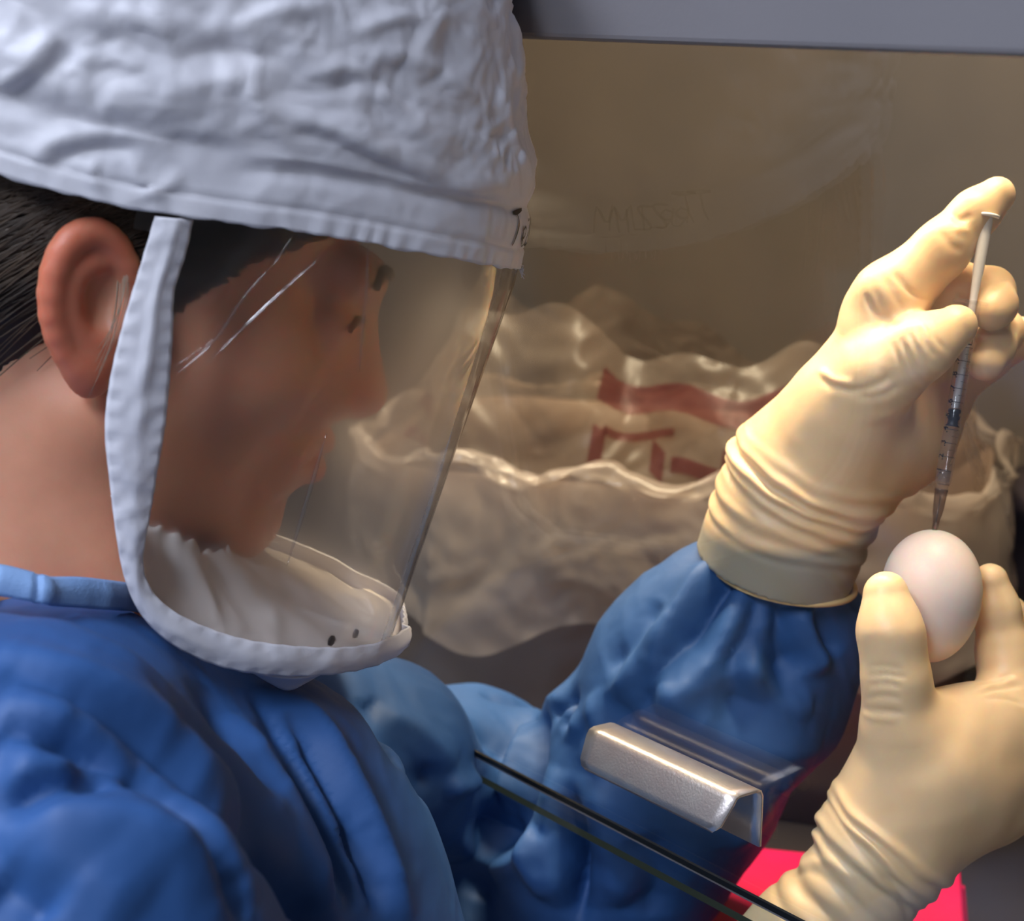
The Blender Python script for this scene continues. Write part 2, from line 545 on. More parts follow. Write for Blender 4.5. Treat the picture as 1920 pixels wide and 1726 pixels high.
M['white_plastic'] = plain('white_plastic', (0.86, 0.83, 0.84), 0.3, c2=(0.84, 0.81, 0.82))
M['black_rubber'] = plain('black_rubber', (0.012, 0.016, 0.02), 0.35, c2=(0.018, 0.02, 0.024))
M['barrel'] = clear('syringe_barrel_clear', (0.97, 0.96, 0.96), 1.45, 0.05, haze=0.05, hazecol=(0.85, 0.82, 0.84))
M['hub'] = clear('needle_hub_smoke', (0.62, 0.55, 0.50), 1.5, 0.05, haze=0.15, hazecol=(0.4, 0.34, 0.3))
M['liquid'] = clear('clear_liquid', (0.86, 0.86, 0.9), 1.33, 0.0, haze=0.08, hazecol=(0.8, 0.8, 0.85))
M['needle'] = plain('needle_steel', (0.6, 0.58, 0.56), 0.2, metal=1.0, c2=(0.5, 0.5, 0.5))
M['pink'] = plain('hot_pink_plastic', (0.72, 0.003, 0.075), 0.5, c2=(0.65, 0.002, 0.095), cscale=25)
M['bag'] = clear('bag_film', (0.86, 0.80, 0.74), 1.35, 0.3, haze=0.16, hazecol=(0.55, 0.45, 0.38))
M['cuffbag'] = clear('bag_film_folded', (0.8, 0.75, 0.7), 1.45, 0.2, haze=0.5, hazecol=(0.55, 0.47, 0.42))
M['bagprint'] = clear('bag_red_print', (0.72, 0.48, 0.48), 1.2, 0.3, haze=0.35, hazecol=(0.13, 0.03, 0.04))
M['bin'] = plain('brown_bin', (0.11, 0.075, 0.055), 0.6, c2=(0.13, 0.09, 0.068), cscale=8)
M['darkbin'] = plain('dark_bin', (0.018, 0.015, 0.022), 0.5, c2=(0.03, 0.022, 0.03), cscale=9)


def latex(name):
    """latex glove: colour goes greyer where the thin cuff lies over the blue sleeve (vertex mask 'cuff')"""
    m, nt, b, o = new_mat(name)
    b.inputs['Roughness'].default_value = 0.42
    cr = color_noise(nt, b, (0.80, 0.57, 0.345), (0.84, 0.62, 0.385), 35)
    at = nt.nodes.new('ShaderNodeAttribute'); at.attribute_name = 'cuff'
    mx = nt.nodes.new('ShaderNodeMix'); mx.data_type = 'RGBA'
    nt.links.new(at.outputs['Fac'], mx.inputs['Factor']); nt.links.new(cr.outputs[0], mx.inputs[6])
    mx.inputs[7].default_value = (0.30, 0.30, 0.26, 1)
    nt.links.new(mx.outputs[2], b.inputs['Base Color'])
    b.inputs['Subsurface Weight'].default_value = 1.0; b.inputs['Subsurface Radius'].default_value = (1.0, 0.6, 0.3); b.inputs['Subsurface Scale'].default_value = 0.002
    add_bump(nt, b, 260, 0.12, 0.0008, 3)
    return m

M['latex'] = latex('cream_latex')
M['bead'] = plain('latex_bead', (0.82, 0.60, 0.28), 0.4, c2=(0.86, 0.64, 0.31))
#==BODY==
# ------------------------------------------------------------------ cabinet frame
g = ((-1880 - 960) / FPX) * Rv + ((863 + 33) / FPX) * Uv + Fv
g[2] = 0; g /= np.linalg.norm(g)
E1 = -g                                   # along the sash, towards the right
NN = np.array([E1[1] * -1, E1[0], 0.0])   # into the cabinet
if NN[0] < 0: NN = -NN
ZZ = np.array([0, 0, 1.0])
O = W(1260, 1450, 0.78)

def on_plane(px, py, off=0.0):
    dr = W(px, py, 1.0) - CAM
    t = (NN @ (O - CAM) + off) / (NN @ dr)
    return CAM + dr * t

def CF(e, n, z):                          # cabinet frame -> world
    p = O + e * E1 + n * NN; p[2] = z
    return p

Z_SEAL = on_plane(1180, 1559)[2]
Z_BOT = on_plane(1069, 1556)[2]
Z_TOP = on_plane(1400, 86)[2]
DECK = 0.80
AX = (E1, NN, ZZ)

# ------------------------------------------------------------------ room
def slab(name, c, half, mat):
    b = MB(); b.box(c, ((1, 0, 0), (0, 1, 0), (0, 0, 1)), half)
    return tag(b.build(name, mat), kind='structure')
slab('floor', (0.2, 0.6, -0.025), (2.6, 2.6, 0.025), M['floor'])
slab('ceiling', (0.2, 0.6, 2.625), (2.6, 2.6, 0.025), M['ceil'])
slab('wall_left', (-2.425, 0.6, 1.3), (0.025, 2.6, 1.3), M['wallpaint'])
slab('wall_right', (2.825, 0.6, 1.3), (0.025, 2.6, 1.3), M['wallpaint'])
slab('wall_back', (0.2, 3.225, 1.3), (2.6, 0.025, 1.3), M['wallpaint'])
slab('wall_front', (0.2, -2.025, 1.3), (2.6, 0.025, 1.3), M['wallpaint'])
for i, (l, sx, sy, p) in enumerate(LIGHTS):
    t = empty('ceiling_light', (l[0], l[1], 2.6))
    tag(t, ['long white ceiling light fitting nearest the hood', 'long white ceiling light fitting behind the viewer'][i], 'ceiling light', 'ceiling lights of the room')
    b = MB(); b.box((l[0], l[1], 2.575), ((1, 0, 0), (0, 1, 0), (0, 0, 1)), (sx / 2 + .03, sy / 2 + .03, 0.025)); b.build('housing', M['lampbody'], t)
    b = MB(); b.box((l[0], l[1], 2.545), ((1, 0, 0), (0, 1, 0), (0, 0, 1)), (sx / 2, sy / 2, 0.008)); b.build('diffuser', M['lamp'], t)

# ------------------------------------------------------------------ cabinet
cab = empty('biosafety_cabinet', CF(-0.55, 0.3, 0.0))
tag(cab, 'grey biosafety cabinet with steel interior around the gloved hands', 'cabinet')
def cbox(name, e0, e1, n0, n1, z0, z1, mat, parent=cab, bev=0.0):
    b = MB(); b.box((CF((e0 + e1) / 2, (n0 + n1) / 2, 0) * [1, 1, 0] + [0, 0, (z0 + z1) / 2]), AX, ((e1 - e0) / 2, (n1 - n0) / 2, (z1 - z0) / 2))
    o = b.build(name, mat, parent)
    if bev:
        m = o.modifiers.new('bevel', 'BEVEL'); m.width = bev; m.segments = 3
    return o
EL, ER, NB = -1.5, 0.36, 0.62
cbox('front_panel', EL - .04, ER + .04, -0.014, -0.003, Z_TOP, 1.95, M['panel'], bev=0.003)
cbox('panel_lip', EL, ER, -0.003, 0.03, Z_TOP + 0.012, Z_TOP + 0.03, M['panel'])
cbox('back_panel', EL, ER, NB, NB + 0.01, DECK, 1.75, M['steel'])
cbox('side_panel', EL - .04, EL, 0.0, NB + 0.01, 0.70, 1.95, M['steel'])
cbox('side_panel', ER, ER + .04, 0.0, NB + 0.01, 0.70, 1.95, M['steel'])
cbox('interior_ceiling', EL, ER, 0.01, NB, 1.70, 1.71, M['panel'])
cbox('work_deck', EL, ER, -0.03, NB, DECK - 0.012, DECK, M['deck'], bev=0.003)
cbox('armrest', EL, ER, -0.10, -0.03, DECK - 0.03, DECK - 0.004, M['chrome'], bev=0.006)
cbox('base', EL, ER, -0.02, NB + 0.01, 0.0, DECK - 0.013, M['panel'])
b = MB(); b.tube([CF(-1.1, 0.15, 1.64), CF(0.25, 0.15, 1.64)], 0.016, 16); b.build('lamp_tube', M['tube'], cab, True)
tl = area_light('cabinet_lamp_light', CF(-0.42, 0.15, 1.61), CF(-0.42, 0.15, 0.9), 1.1, 0.05, 18.5, (1.0, 0.80, 0.53))
tl.rotation_euler = Matrix((E1, -NN, -ZZ)).transposed().to_euler() if False else Matrix((E1, NN, ZZ)).transposed().to_euler()

# ------------------------------------------------------------------ sash
sash = empty('glass_sash', CF(-0.55, 0.002, Z_BOT))
tag(sash, 'clear glass sash with a black edge line in front of the raised arm', 'sash')
GT = 0.005
b = MB(); b.box(CF((EL + ER) / 2, GT / 2, (Z_BOT + 1.7) / 2), AX, ((ER - EL) / 2, GT / 2, (1.7 - Z_BOT) / 2))
mi = []
me_faces = b.f
pane = mesh_obj('pane', b.v, b.f, None, sash, False, mats=[M['glass'], M['glass_edge']], midx=[1, 1, 0, 0, 1, 1])
# find the two big faces
for p in pane.data.polygons:
    p.material_index = 0 if abs(np.dot(np.array(p.normal), NN)) > 0.9 else 1
b = MB(); b.box(CF((EL + ER) / 2, -0.0008, Z_SEAL), AX, ((ER - EL) / 2, 0.0008, 0.0013)); b.build('edge_seal', M['seal'], sash)
b = MB(); b.box(CF((EL + ER) / 2, -0.0008, Z_SEAL - 0.0019), AX, ((ER - EL) / 2, 0.0008, 0.0004)); b.build('edge_trim', M['chrome'], sash)
# folded steel handle: plate on the glass, short flange, down-turned lip
def handle():
    pr = on_plane(1428, 1482, -0.001); pl = on_plane(1152, 1366, -0.001)
    e_r = (pr - O) @ E1; e_l = (pl - O) @ E1; z0 = pr[2]
    prof = [(-0.001, z0 - 0.027), (-0.001, z0 - 0.012), (-0.001, z0 - 0.003), (-0.002, z0 - 0.0008), (-0.004, z0), (-0.0145, z0 + 0.0012), (-0.0165, z0 + 0.0008), (-0.0178, z0 - 0.001),
            (-0.0235, z0 - 0.0105), (-0.0245, z0 - 0.0125), (-0.0238, z0 - 0.0135)]
    ne = 15; P = np.zeros((ne, len(prof), 3))
    for i in range(ne):
        t = i / (ne - 1)
        for j, (n_, z_) in enumerate(prof):
            # the free lip is chamfered at both ends
            cut = 0.010 * max(0, (j - 7) / 3.0) if j > 7 else 0.0
            e = e_l + cut * 0.6 + (e_r - e_l - cut * 1.2) * t
            P[i, j] = CF(e, n_, z_)
    V, Fc = sheet(ne, len(prof), P, 0.0014)
    o = mesh_obj('handle', V, Fc, M['chrome'], sash)
    o['label'] = 'worn steel handle'
    return o
handle()

# ------------------------------------------------------------------ waste bin with bag
BHL, BHW = 0.215, 0.115
BX = np.array([0.955, -0.297, 0]); BX /= np.linalg.norm(BX); BY = np.array([-BX[1], BX[0], 0])
BC = W(1275, 1000, 1.24)
def BF(e, n, z):
    p = BC + e * BX + n * BY; p[2] = z
    return p
RIMZ = 1.035
def rrect(s, hl, hw, r):
    """point and outward normal on a rounded rectangle, s in 0..1"""
    seg = [2 * (hl - r), 0.5 * math.pi * r, 2 * (hw - r), 0.5 * math.pi * r] * 2
    tot = sum(seg); x = (s % 1.0) * tot
    # start at front-left corner going right along the front (front: n negative)
    for k in range(8):
        if x <= seg[k] + 1e-12 or k == 7: break
        x -= seg[k]
    q = k // 2
    if k % 2 == 0:
        base = [(-hl + r, -hw), (hl, -hw + r), (hl - r, hw), (-hl, hw - r)][q]
        dr = [(1, 0), (0, 1), (-1, 0), (0, -1)][q]
        nr = [(0, -1), (1, 0), (0, 1), (-1, 0)][q]
        return (base[0] + dr[0] * x, base[1] + dr[1] * x), nr
    c = [(hl - r, -hw + r), (hl - r, hw - r), (-hl + r, hw - r), (-hl + r, -hw + r)][q]
    a = [-90, 0, 90, 180][q] + math.degrees(x / r); a = math.radians(a)
    return (c[0] + r * math.cos(a), c[1] + r * math.sin(a)), (math.cos(a), math.sin(a))

def ring_surface(ns, prof_fn, nt):
    P = np.zeros((ns, nt, 3))
    for i in range(ns):
        (e, n), (ne, nn) = rrect(i / ns, BHL, BHW, 0.07)
        for j in range(nt):
            off, z = prof_fn(i / ns, j / (nt - 1))
            P[i, j] = BF(e + ne * off, n + nn * off, z)
    return P
ns = 96
P = ring_surface(ns, lambda s, t: ((-0.012 * (1 - t)), DECK + 0.001 + (RIMZ - DECK - 0.006) * t), 8)
V, Fc = sheet(ns, 8, P, 0.004, True)
n0 = len(V); V = np.vstack([V, [BF(0, 0, DECK + 0.001)]])
for i in range(ns): Fc.append([i * 8, ((i + 1) % ns) * 8, n0][::-1])
wbin = tag(mesh_obj('waste_bin', V, Fc, M['bin']), 'brown waste bin lined with a clear bag, standing behind the blue sleeve', 'bin')

bag = empty('waste_bag', BF(0, 0, RIMZ))
tag(bag, 'crumpled clear waste bag with red print folded over the brown bin', 'bag')
ns = 420
def disp_bag(P, amp, sc, seed):
    Q = P.reshape(-1, 3)
    N = vnormals(Q, np.array(grid_faces(P.shape[0], P.shape[1], True)))
    d = crumple(Q + seed, sc, 3, 0.7) * amp
    return (Q + N * d[:, None]).reshape(P.shape)
def film_prof(s, t):
    top = 0.078 + 0.012 * math.sin(s * 40) + 0.012 * math.sin(s * 17 + 1) + 0.008 * math.sin(s * 91 + 2)
    return (-0.004 - 0.055 * t ** 1.6 + 0.006 * math.sin(s * 75 + t * 3), RIMZ - 0.05 + (top + 0.05) * t)
Pf = disp_bag(ring_surface(ns, film_prof, 40), 0.006, 16, 3.0)
V, Fc = sheet(ns, 40, Pf, None, True)
mesh_obj('film', V, Fc, M['bag'], bag)
def cuff_prof(s, t):
    bot = 0.105 + 0.010 * math.sin(s * 31 + .5) + 0.008 * math.sin(s * 57)
    if t < 0.25:
        a = t / 0.25 * math.pi / 2
        return (0.004 + 0.012 * math.sin(a) + 0.004 * math.sin(s * 110), RIMZ + 0.012 * math.cos(a) + 0.006 * math.sin(s * 83))
    u = (t - 0.25) / 0.75
    return (0.016 + 0.010 * u + 0.006 * u * math.sin(s * 43 + 1.0), RIMZ + 0.006 * (1 - u) * math.sin(s * 83) - bot * u)
Pc = disp_bag(ring_surface(ns, cuff_prof, 40), 0.007, 14, 9.0)
V, Fc = sheet(ns, 40, Pc, None, True)
mesh_obj('folded_cuff', V, Fc, M['cuffbag'], bag)
# red print: blocks and strokes laid on the film, a little outside it
def print_patch(s0, s1, t0, t1, skew=0.0, nseg=14):
    Q = np.zeros((nseg, 5, 3))
    for i in range(nseg):
        for j in range(5):
            s = s0 + (s1 - s0) * i / (nseg - 1); t = t0 + (t1 - t0) * j / 4 + skew * i / (nseg - 1)
            fi = (s % 1) * ns; k = int(fi) % ns; fr = fi - int(fi); tj = min(max(t, 0), 0.999) * 39; q = int(tj); fq = tj - q
            p = (Pf[k, q] * (1 - fr) + Pf[(k + 1) % ns, q] * fr) * (1 - fq) + (Pf[k, q + 1] * (1 - fr) + Pf[(k + 1) % ns, q + 1] * fr) * fq
            (e, n), (ne, nn) = rrect(s, BHL, BHW, 0.07)
            Q[i, j] = p + (ne * BX + nn * BY) * 0.0015
    return Q
prints = []
def pr_(*a):
    Q = print_patch(*a); V, Fc = sheet(14, 5, Q); mesh_obj('red_print', V, Fc, M['bagprint'], bag)
for a in [(0.085, 0.20, 0.74, 0.88, -0.05), (0.20, 0.23, 0.66, 0.78, -0.05), (0.085, 0.092, 0.42, 0.62, 0.0), (0.09, 0.13, 0.60, 0.64, 0.0),
          (0.118, 0.126, 0.44, 0.60, -0.08), (0.13, 0.17, 0.42, 0.50, 0.0), (0.16, 0.168, 0.42, 0.60, 0.0), (0.18, 0.215, 0.52, 0.58, 0.0),
          (0.945, 0.985, 0.60, 0.70, 0.0), (0.955, 0.99, 0.44, 0.50, 0.0)]:
    pr_(*a)

# dark container at the right
b = MB(); c0 = W(2055, 1150, 1.2); c0[2] = DECK
prof = [(0.0, 0.060), (0.004, 0.063), (0.16, 0.067), (0.20, 0.068), (0.202, 0.071), (0.214, 0.071), (0.216, 0.068)]
b.lathe(c0 + ZZ * 0.0006, ZZ, prof, 40)
tag(b.build('dark_container', M['darkbin'], None, True), 'dark round container beside the bag at the right edge', 'container')

# pink rack on the deck
rk = W(1560, 1712, 0.975); rk[2] = DECK
a_ = math.radians(-12); RX = np.array([math.cos(a_), math.sin(a_), 0]); RY = np.array([-math.sin(a_), math.cos(a_), 0])
rack = empty('sample_rack', rk); tag(rack, 'bright pink rack lying on the dark deck under the yellow cuff', 'rack')
HX, HY = 0.078, 0.075
b = MB(); b.box(rk + ZZ * 0.0125, (RX, RY, ZZ), (HX, HY, 0.012)); o = b.build('lower_tray', M['pink'], rack)
m = o.modifiers.new('bevel', 'BEVEL'); m.width = 0.002; m.segments = 2
b = MB()
b.box(rk + ZZ * 0.031, (RX, RY, ZZ), (HX - 0.004, HY - 0.004, 0.0065)); o = b.build('upper_tray', M['pink'], rack)
m = o.modifiers.new('bevel', 'BEVEL'); m.width = 0.002; m.segments = 2
# ================================================================== the person
person = empty('person', (-0.30, 0.70, 0.0))
tag(person, 'person in white hood, clear face shield, blue gown and latex gloves injecting an egg', 'person')

# head frame: f forward, r to the person's right (towards the viewer), u up
YAW, HP, HR = math.radians(16), math.radians(14), math.radians(0)
fh = np.array([math.cos(YAW), math.sin(YAW), 0]); Hr = np.array([math.sin(YAW), -math.cos(YAW), 0])
Hf = fh * math.cos(HP) - ZZ * math.sin(HP); Hu = fh * math.sin(HP) + ZZ * math.cos(HP)
HM = np.array([Hf, Hr, Hu])
EAR = W(178, 575, 0.655)
HC = EAR - 0.078 * Hr
def H(u, v, w):
    u, v, w = np.broadcast_arrays(np.asarray(u, float), np.asarray(v, float), np.asarray(w, float))
    return HC + u[..., None] * Hf + v[..., None] * Hr + w[..., None] * Hu
def Hinv(P): return (np.asarray(P) - HC) @ HM.T

# ---- face shield cylinder (plan curve in u,v; straight along w)
VU, VA, VB, VE = 0.035, 0.147, 0.098, 2.3
def vsh(w): return 0.10 * np.minimum(np.asarray(w, float) - 0.035, 0.0) - 0.001        # the shield leans back a little more than the head
def HV(u, v, w): return H(u + vsh(w), v, w)
def HVinv(P):
    q = Hinv(P); q = q.copy(); q[..., 0] -= vsh(q[..., 2]); return q
def vis_uv(th, grow=0.0):
    """th 0 = front, +90deg = person's right side; beyond 90 the sides run straight back"""
    th = np.asarray(th, float)
    c, s_ = np.cos(th), np.sin(th)
    A, B = VA + grow, VB + grow
    u = VU + np.sign(c) * A * np.abs(c) ** (2 / VE); v = np.sign(s_) * B * np.abs(s_) ** (2 / VE)
    return u, v
def vis_ext(th):
    """like vis_uv, but past +-90 degrees the sheet runs straight back along the strap"""
    if abs(th) <= math.pi / 2: return vis_uv(th)
    return VU - (abs(th) - math.pi / 2) * 0.12, math.copysign(VB, th)
def vis_inside(u, v, grow=0.0):
    A, B = VA + grow, VB + grow
    x = np.maximum(u - VU, 0) / A
    return x ** VE + np.abs(v / B) ** VE
def ray_visor(px, py, grow=0.0):
    """first hit of a sight line with the near side of the shield cylinder, in head coordinates"""
    d = np.linspace(0.45, 0.95, 1001)
    q = HVinv(W(np.full_like(d, px), np.full_like(d, py), d))
    e = vis_inside(q[:, 0], q[:, 1], grow)
    ins = np.where(e < 1)[0]
    k = ins[0] if len(ins) else int(np.argmin(e))
    return q[k]

# ---- body (head, neck, shoulders in one surface)
fld = Field(H(0, 0, 0) - [0.21, 0.21, 0.33], H(0, 0, 0) + [0.21, 0.21, 0.17], 0.0019)
def hp(u, v, w):
    # the face turns a little further away and down than the hood and shield around it
    if u <= 0.02: return H(u, v, w)
    k = min((u - 0.02) / 0.05, 1.0)
    u2 = 0.02 + (u - 0.02) * 1.20 + 0.14 * (w + 0.03) * k
    return H(u2, v - 0.16 * (u2 - 0.02), w)
fld.ell(hp(-0.008, 0, 0.052), (0.098, 0.076, 0.086), HM, 0.01)
fld.ell(hp(0.030, 0, 0.050), (0.074, 0.064, 0.060), HM, 0.02)
fld.ell(hp(0.040, 0, -0.022), (0.058, 0.057, 0.075), HM, 0.025)
for sd in (-1, 1):
    fld.cone(hp(0.012, sd * 0.054, -0.045), hp(0.075, sd * 0.016, -0.098), 0.019, 0.017, 0.022)
    fld.ell(hp(0.062, sd * 0.040, -0.022), (0.026, 0.024, 0.022), HM, 0.025)
    fld.cone(hp(0.086, sd * 0.042, 0.026), hp(0.097, sd * 0.012, 0.022), 0.010, 0.010, 0.016)
    fld.ell(hp(0.104, sd * 0.036, 0.006), (0.012, 0.014, 0.009), HM, 0.010, True)
    fld.ell(hp(0.083, sd * 0.032, 0.005), (0.0125, 0.0125, 0.0125), HM, 0.004)
    fld.ell(hp(0.099, sd * 0.011, -0.039), (0.010, 0.008, 0.008), HM, 0.008)
fld.ell(hp(0.074, 0, -0.012), (0.034, 0.036, 0.044), HM, 0.012)
fld.cone(hp(0.092, 0, 0.014), hp(0.115, 0, -0.032), 0.011, 0.0115, 0.020)
fld.ell(hp(0.084, 0, -0.066), (0.022, 0.026, 0.020), HM, 0.018)
for (w_, r_) in ((-0.058, 0.0058), (-0.071, 0.0062)):
    fld.cone(hp(0.092, -0.022, w_ - 0.002), hp(0.105, 0, w_), r_ * 0.6, r_, 0.006)
    fld.cone(hp(0.092, 0.022, w_ - 0.002), hp(0.105, 0, w_), r_ * 0.6, r_, 0.006)
fld.cone(hp(0.094, -0.02, -0.0645), hp(0.112, 0, -0.0645), 0.0012, 0.0015, 0.003, True)
fld.cone(hp(0.094, 0.02, -0.0645), hp(0.112, 0, -0.0645), 0.0012, 0.0015, 0.003, True)
fld.ell(hp(0.083, 0, -0.098), (0.019, 0.022, 0.016), HM, 0.018)
NB_ = W(60, 1230, 0.72)
fld.cone(hp(-0.028, 0, -0.02), NB_ - ZZ * 0.04, 0.056, 0.060, 0.03)
fld.cone(hp(-0.010, 0.035, -0.03), NB_ + Hr * 0.03 + fh * 0.04, 0.018, 0.016, 0.02)     # neck muscle
fld.cone(NB_ + Hr * 0.10 - ZZ * 0.06, NB_ - Hr * 0.10 - ZZ * 0.06, 0.05, 0.05, 0.05)
# ear on the near side (and its twin)
for sd in (1, -1):
    def ep(a, rr, out=0.0, R=(0.0165, 0.0290)):
        # ellipse point on the ear plate; plate hinged at its front edge, back edge stands off the head
        uu, ww = rr * R[0] * math.cos(a), rr * R[1] * math.sin(a)
        uu, ww = uu * math.cos(.26) - ww * math.sin(.26), uu * math.sin(.26) + ww * math.cos(.26)
        off = 0.0755 + 0.42 * (0.018 - uu) * 0.9 + out
        return hp(-0.001 + uu, sd * off, 0.002 + ww)
    PM = np.array([Hf * math.cos(.36) - sd * Hr * math.sin(.36), sd * Hr * math.cos(.36) + Hf * math.sin(.36), Hu])
    fld.ell(ep(0, 0, -0.001), (0.0160, 0.0042, 0.029), PM, 0.006)
    fld.ell(hp(0.004, sd * 0.072, -0.002), (0.014, 0.012, 0.022), HM, 0.008)
    # concha bowl
    fld.ell(ep(0.2, 0.22, 0.006), (0.0105, 0.0075, 0.0135), PM, 0.004, True)
    fld.ell(ep(1.7, 0.45, 0.006), (0.0095, 0.005, 0.011), PM, 0.004, True)
    aa = np.linspace(0.25, 4.4, 15)
    pts = [ep(a, 0.97, 0.0022) for a in aa]
    fld.chain(pts, [0.0034 + 0.0012 * math.sin(min(max((a - .2) / 4.0, 0), 1) * math.pi) for a in aa], 0.004)
    aa = np.linspace(1.2, 4.2, 9)
    fld.chain([ep(a, 0.55, 0.0005) for a in aa], [0.0030] * 9, 0.005)
    fld.ell(ep(-1.75, 0.93, 0.001), (0.0085, 0.0048, 0.0105), PM, 0.008)
    fld.ell(ep(-0.25, 0.82, 0.003), (0.0045, 0.0045, 0.0065), PM, 0.005)
V, Q = fld.mesh(); V = relax(V, Q, 2)
body = mesh_obj('body', V, Q, M['skin'], person)
fl = np.zeros(len(V))
for c_, r_, a_ in [(hp(0.120, 0, -0.036), 0.022, 0.8), (hp(0.106, 0, -0.060), 0.012, 0.9), (hp(0.106, 0, -0.070), 0.012, 0.9), (hp(0.086, 0, -0.108), 0.022, 0.4)]:
    fl = np.maximum(fl, a_ * np.exp(-(np.linalg.norm(V - c_, axis=1) / r_) ** 2))
Lq = Hinv(V)
fl = np.maximum(fl, 0.55 * np.clip((np.abs(Lq[:, 1]) - 0.080) / 0.006, 0, 1) * (np.abs(Lq[:, 0]) < 0.04))
body.data.attributes.new('flush', 'FLOAT', 'POINT').data.foreach_set('value', fl.astype(np.float32))
BODY_V = V
px_, py_, _ = proj(np.array([hp(0.1295, 0, -0.033), hp(0.083, 0, -0.114), hp(0.097, .033, .005), hp(.185, 0, .04), hp(.185, 0, -.12)]))

# ---- hair
hair = empty('hair', (0, 0, 0)); hair.parent = person; hair.location = -np.array(person.location)
fld = Field(H(0, 0, 0) - [0.16, 0.16, 0.16], H(0, 0, 0) + [0.16, 0.16, 0.17], 0.0024)
fld.ell(hp(-0.012, 0, 0.050), (0.104, 0.0815, 0.092), HM, 0.0)
fld.ell(hp(-0.045, 0, -0.010), (0.064, 0.070, 0.062), HM, 0.02)
fld.ell(hp(0.030, 0, 0.066), (0.076, 0.0735, 0.058), HM, 0.02)
fld.ell(hp(0.105, 0, -0.045), (0.080, 0.12, 0.082), HM, 0.010, True)
fld.ell(hp(0.012, 0, -0.062), (0.040, 0.12, 0.062), HM, 0.010, True)
V, Q = fld.mesh(); V = relax(V, Q, 2)
# comb grooves running back over the head
L = Hinv(V); N = vnormals(V, Q)
gr = noise3(np.stack([L[:, 0] * 18, (L[:, 2] + 0.35 * L[:, 0]) * 420, L[:, 1] * 30], 1))
V = V + N * (0.0016 * gr)[:, None]
HAIR_V, HAIR_Q = V, Q
hmass = mesh_obj('hair_mass', V, Q, M['hair'], person)
bpy.data.objects.remove(hair)
st = MB()
def scalp(u, w):
    """outermost point of the hair mass on the near side at head coordinates u,w"""
    m = (np.abs(HL[:, 0] - u) < 0.006) & (np.abs(HL[:, 2] - w) < 0.006) & (HL[:, 1] > 0)
    return HL[m, 1].max() if m.any() else None
HL = Hinv(HAIR_V)
for k in range(320):
    w0 = random.uniform(0.022, 0.075); u0 = random.uniform(0.0, 0.05)
    pts = []; drop = random.uniform(0.2, 1.1); ln = random.uniform(0.05, 0.12); ph = random.uniform(0, 6)
    last = None
    for i in range(13):
        t = i / 12; u = u0 - ln * t; w = w0 - drop * ln * t ** 1.6 * 0.9 + 0.0012 * math.sin(ph + 5 * t)
        v = scalp(u, w)
        if v is None: break
        v = v + 0.0006 + random.uniform(0, 0.0003)
        if last is not None: v = 0.6 * last + 0.4 * v + 0.0004
        last = v
        pts.append(hp(u, v, w))
    if len(pts) > 5: st.tube(pts, [0.0003 * math.sin(math.pi * (0.12 + 0.8 * i / len(pts))) for i in range(len(pts))], 4, False)
so = mesh_obj('hair_strand', st.v, st.f, M['strand'], hmass, True); so['kind'] = 'stuff'
st = MB()
for k in range(9):
    a0 = np.array([random.uniform(0.004, 0.010), 0.0865, random.uniform(0.012, 0.016)])
    pts = [hp(*(a0 + np.array([0.004 * math.sin(2.4 * t + k * .2) + t * (0.002 + 0.0012 * (k - 7)), 0.004 * math.sin(3.1 * t) , -0.030 * t - 0.006 * (k % 4) * t]))) for t in np.linspace(0, 1, 10)]
    st.tube(pts, [0.0002 * (1 - 0.7 * i_ / 9) for i_ in range(10)], 4, False)
so = mesh_obj('grey_hair_lock', st.v, st.f, M['grey_strand'], hmass, True); so['label'] = 'pale grey lock of hair in front of the ear'; so['kind'] = 'stuff'

# eyebrows and lashes
def skin_front(u0, v, w):
    q = Hinv(BODY_V); t_ = hp(u0, v, w); tq = Hinv(t_[None])[0]
    m_ = (np.abs(q[:, 1] - tq[1]) < 0.004) & (np.abs(q[:, 2] - tq[2]) < 0.004)
    return H(q[m_, 0].max() if m_.any() else tq[0], tq[1], tq[2])
for sd in (1, -1):
    pts = [skin_front(0.09, sd * v_, w_) for v_, w_ in ((0.012, 0.024), (0.022, 0.027), (0.032, 0.029), (0.042, 0.027), (0.049, 0.023))]
    b_ = MB(); b_.tube(catmull(np.array(pts), 14), [0.0008 + 0.0022 * math.sin(math.pi * (i + 1) / 16) for i in range(14)], 8); b_.build('eyebrow', M['hair'], body, True)
    pts = [skin_front(0.09, sd * v_, w_) for v_, w_ in ((0.020, 0.004), (0.028, 0.0055), (0.036, 0.005), (0.044, 0.002))]
    b_ = MB(); b_.tube(catmull(np.array(pts), 12), [0.0005 + 0.0011 * math.sin(math.pi * (i + 1) / 14) for i in range(12)], 8); b_.build('eyelashes', M['hair'], body, True)

# ---- hood
hood = empty('hood', H(0.03, 0, 0.05)); hood.parent = person; hood.location = H(0.03, 0, 0.05) - np.array(person.location)
hood['label'] = 'white crinkled hood'
hem_px = [(-420, 190), (-150, 280), (0, 327), (115, 360), (210, 388), (300, 402), (362, 411), (560, 430), (700, 458), (800, 476), (970, 506)]
# hem height along the shield cylinder, read off near side and mirrored
hth, hw = [], []
GROWH = 0.004
def hood_uv(th, s=1.0, sb=1.0, sf=None):
    c, s_ = math.cos(th), math.sin(th)
    A = (VA + GROWH) * (sf if sf is not None else 1.0) / max(s, 1e-6) if (c > 0 and sf is not None) else ((VA + GROWH) if c > 0 else 0.150)
    B = VB + GROWH
    e = VE
    u = VU - 0.004 + math.copysign(abs(c) ** (2 / e), c) * A * s; v = math.copysign(abs(s_) ** (2 / e), s_) * B * sb
    return u, v
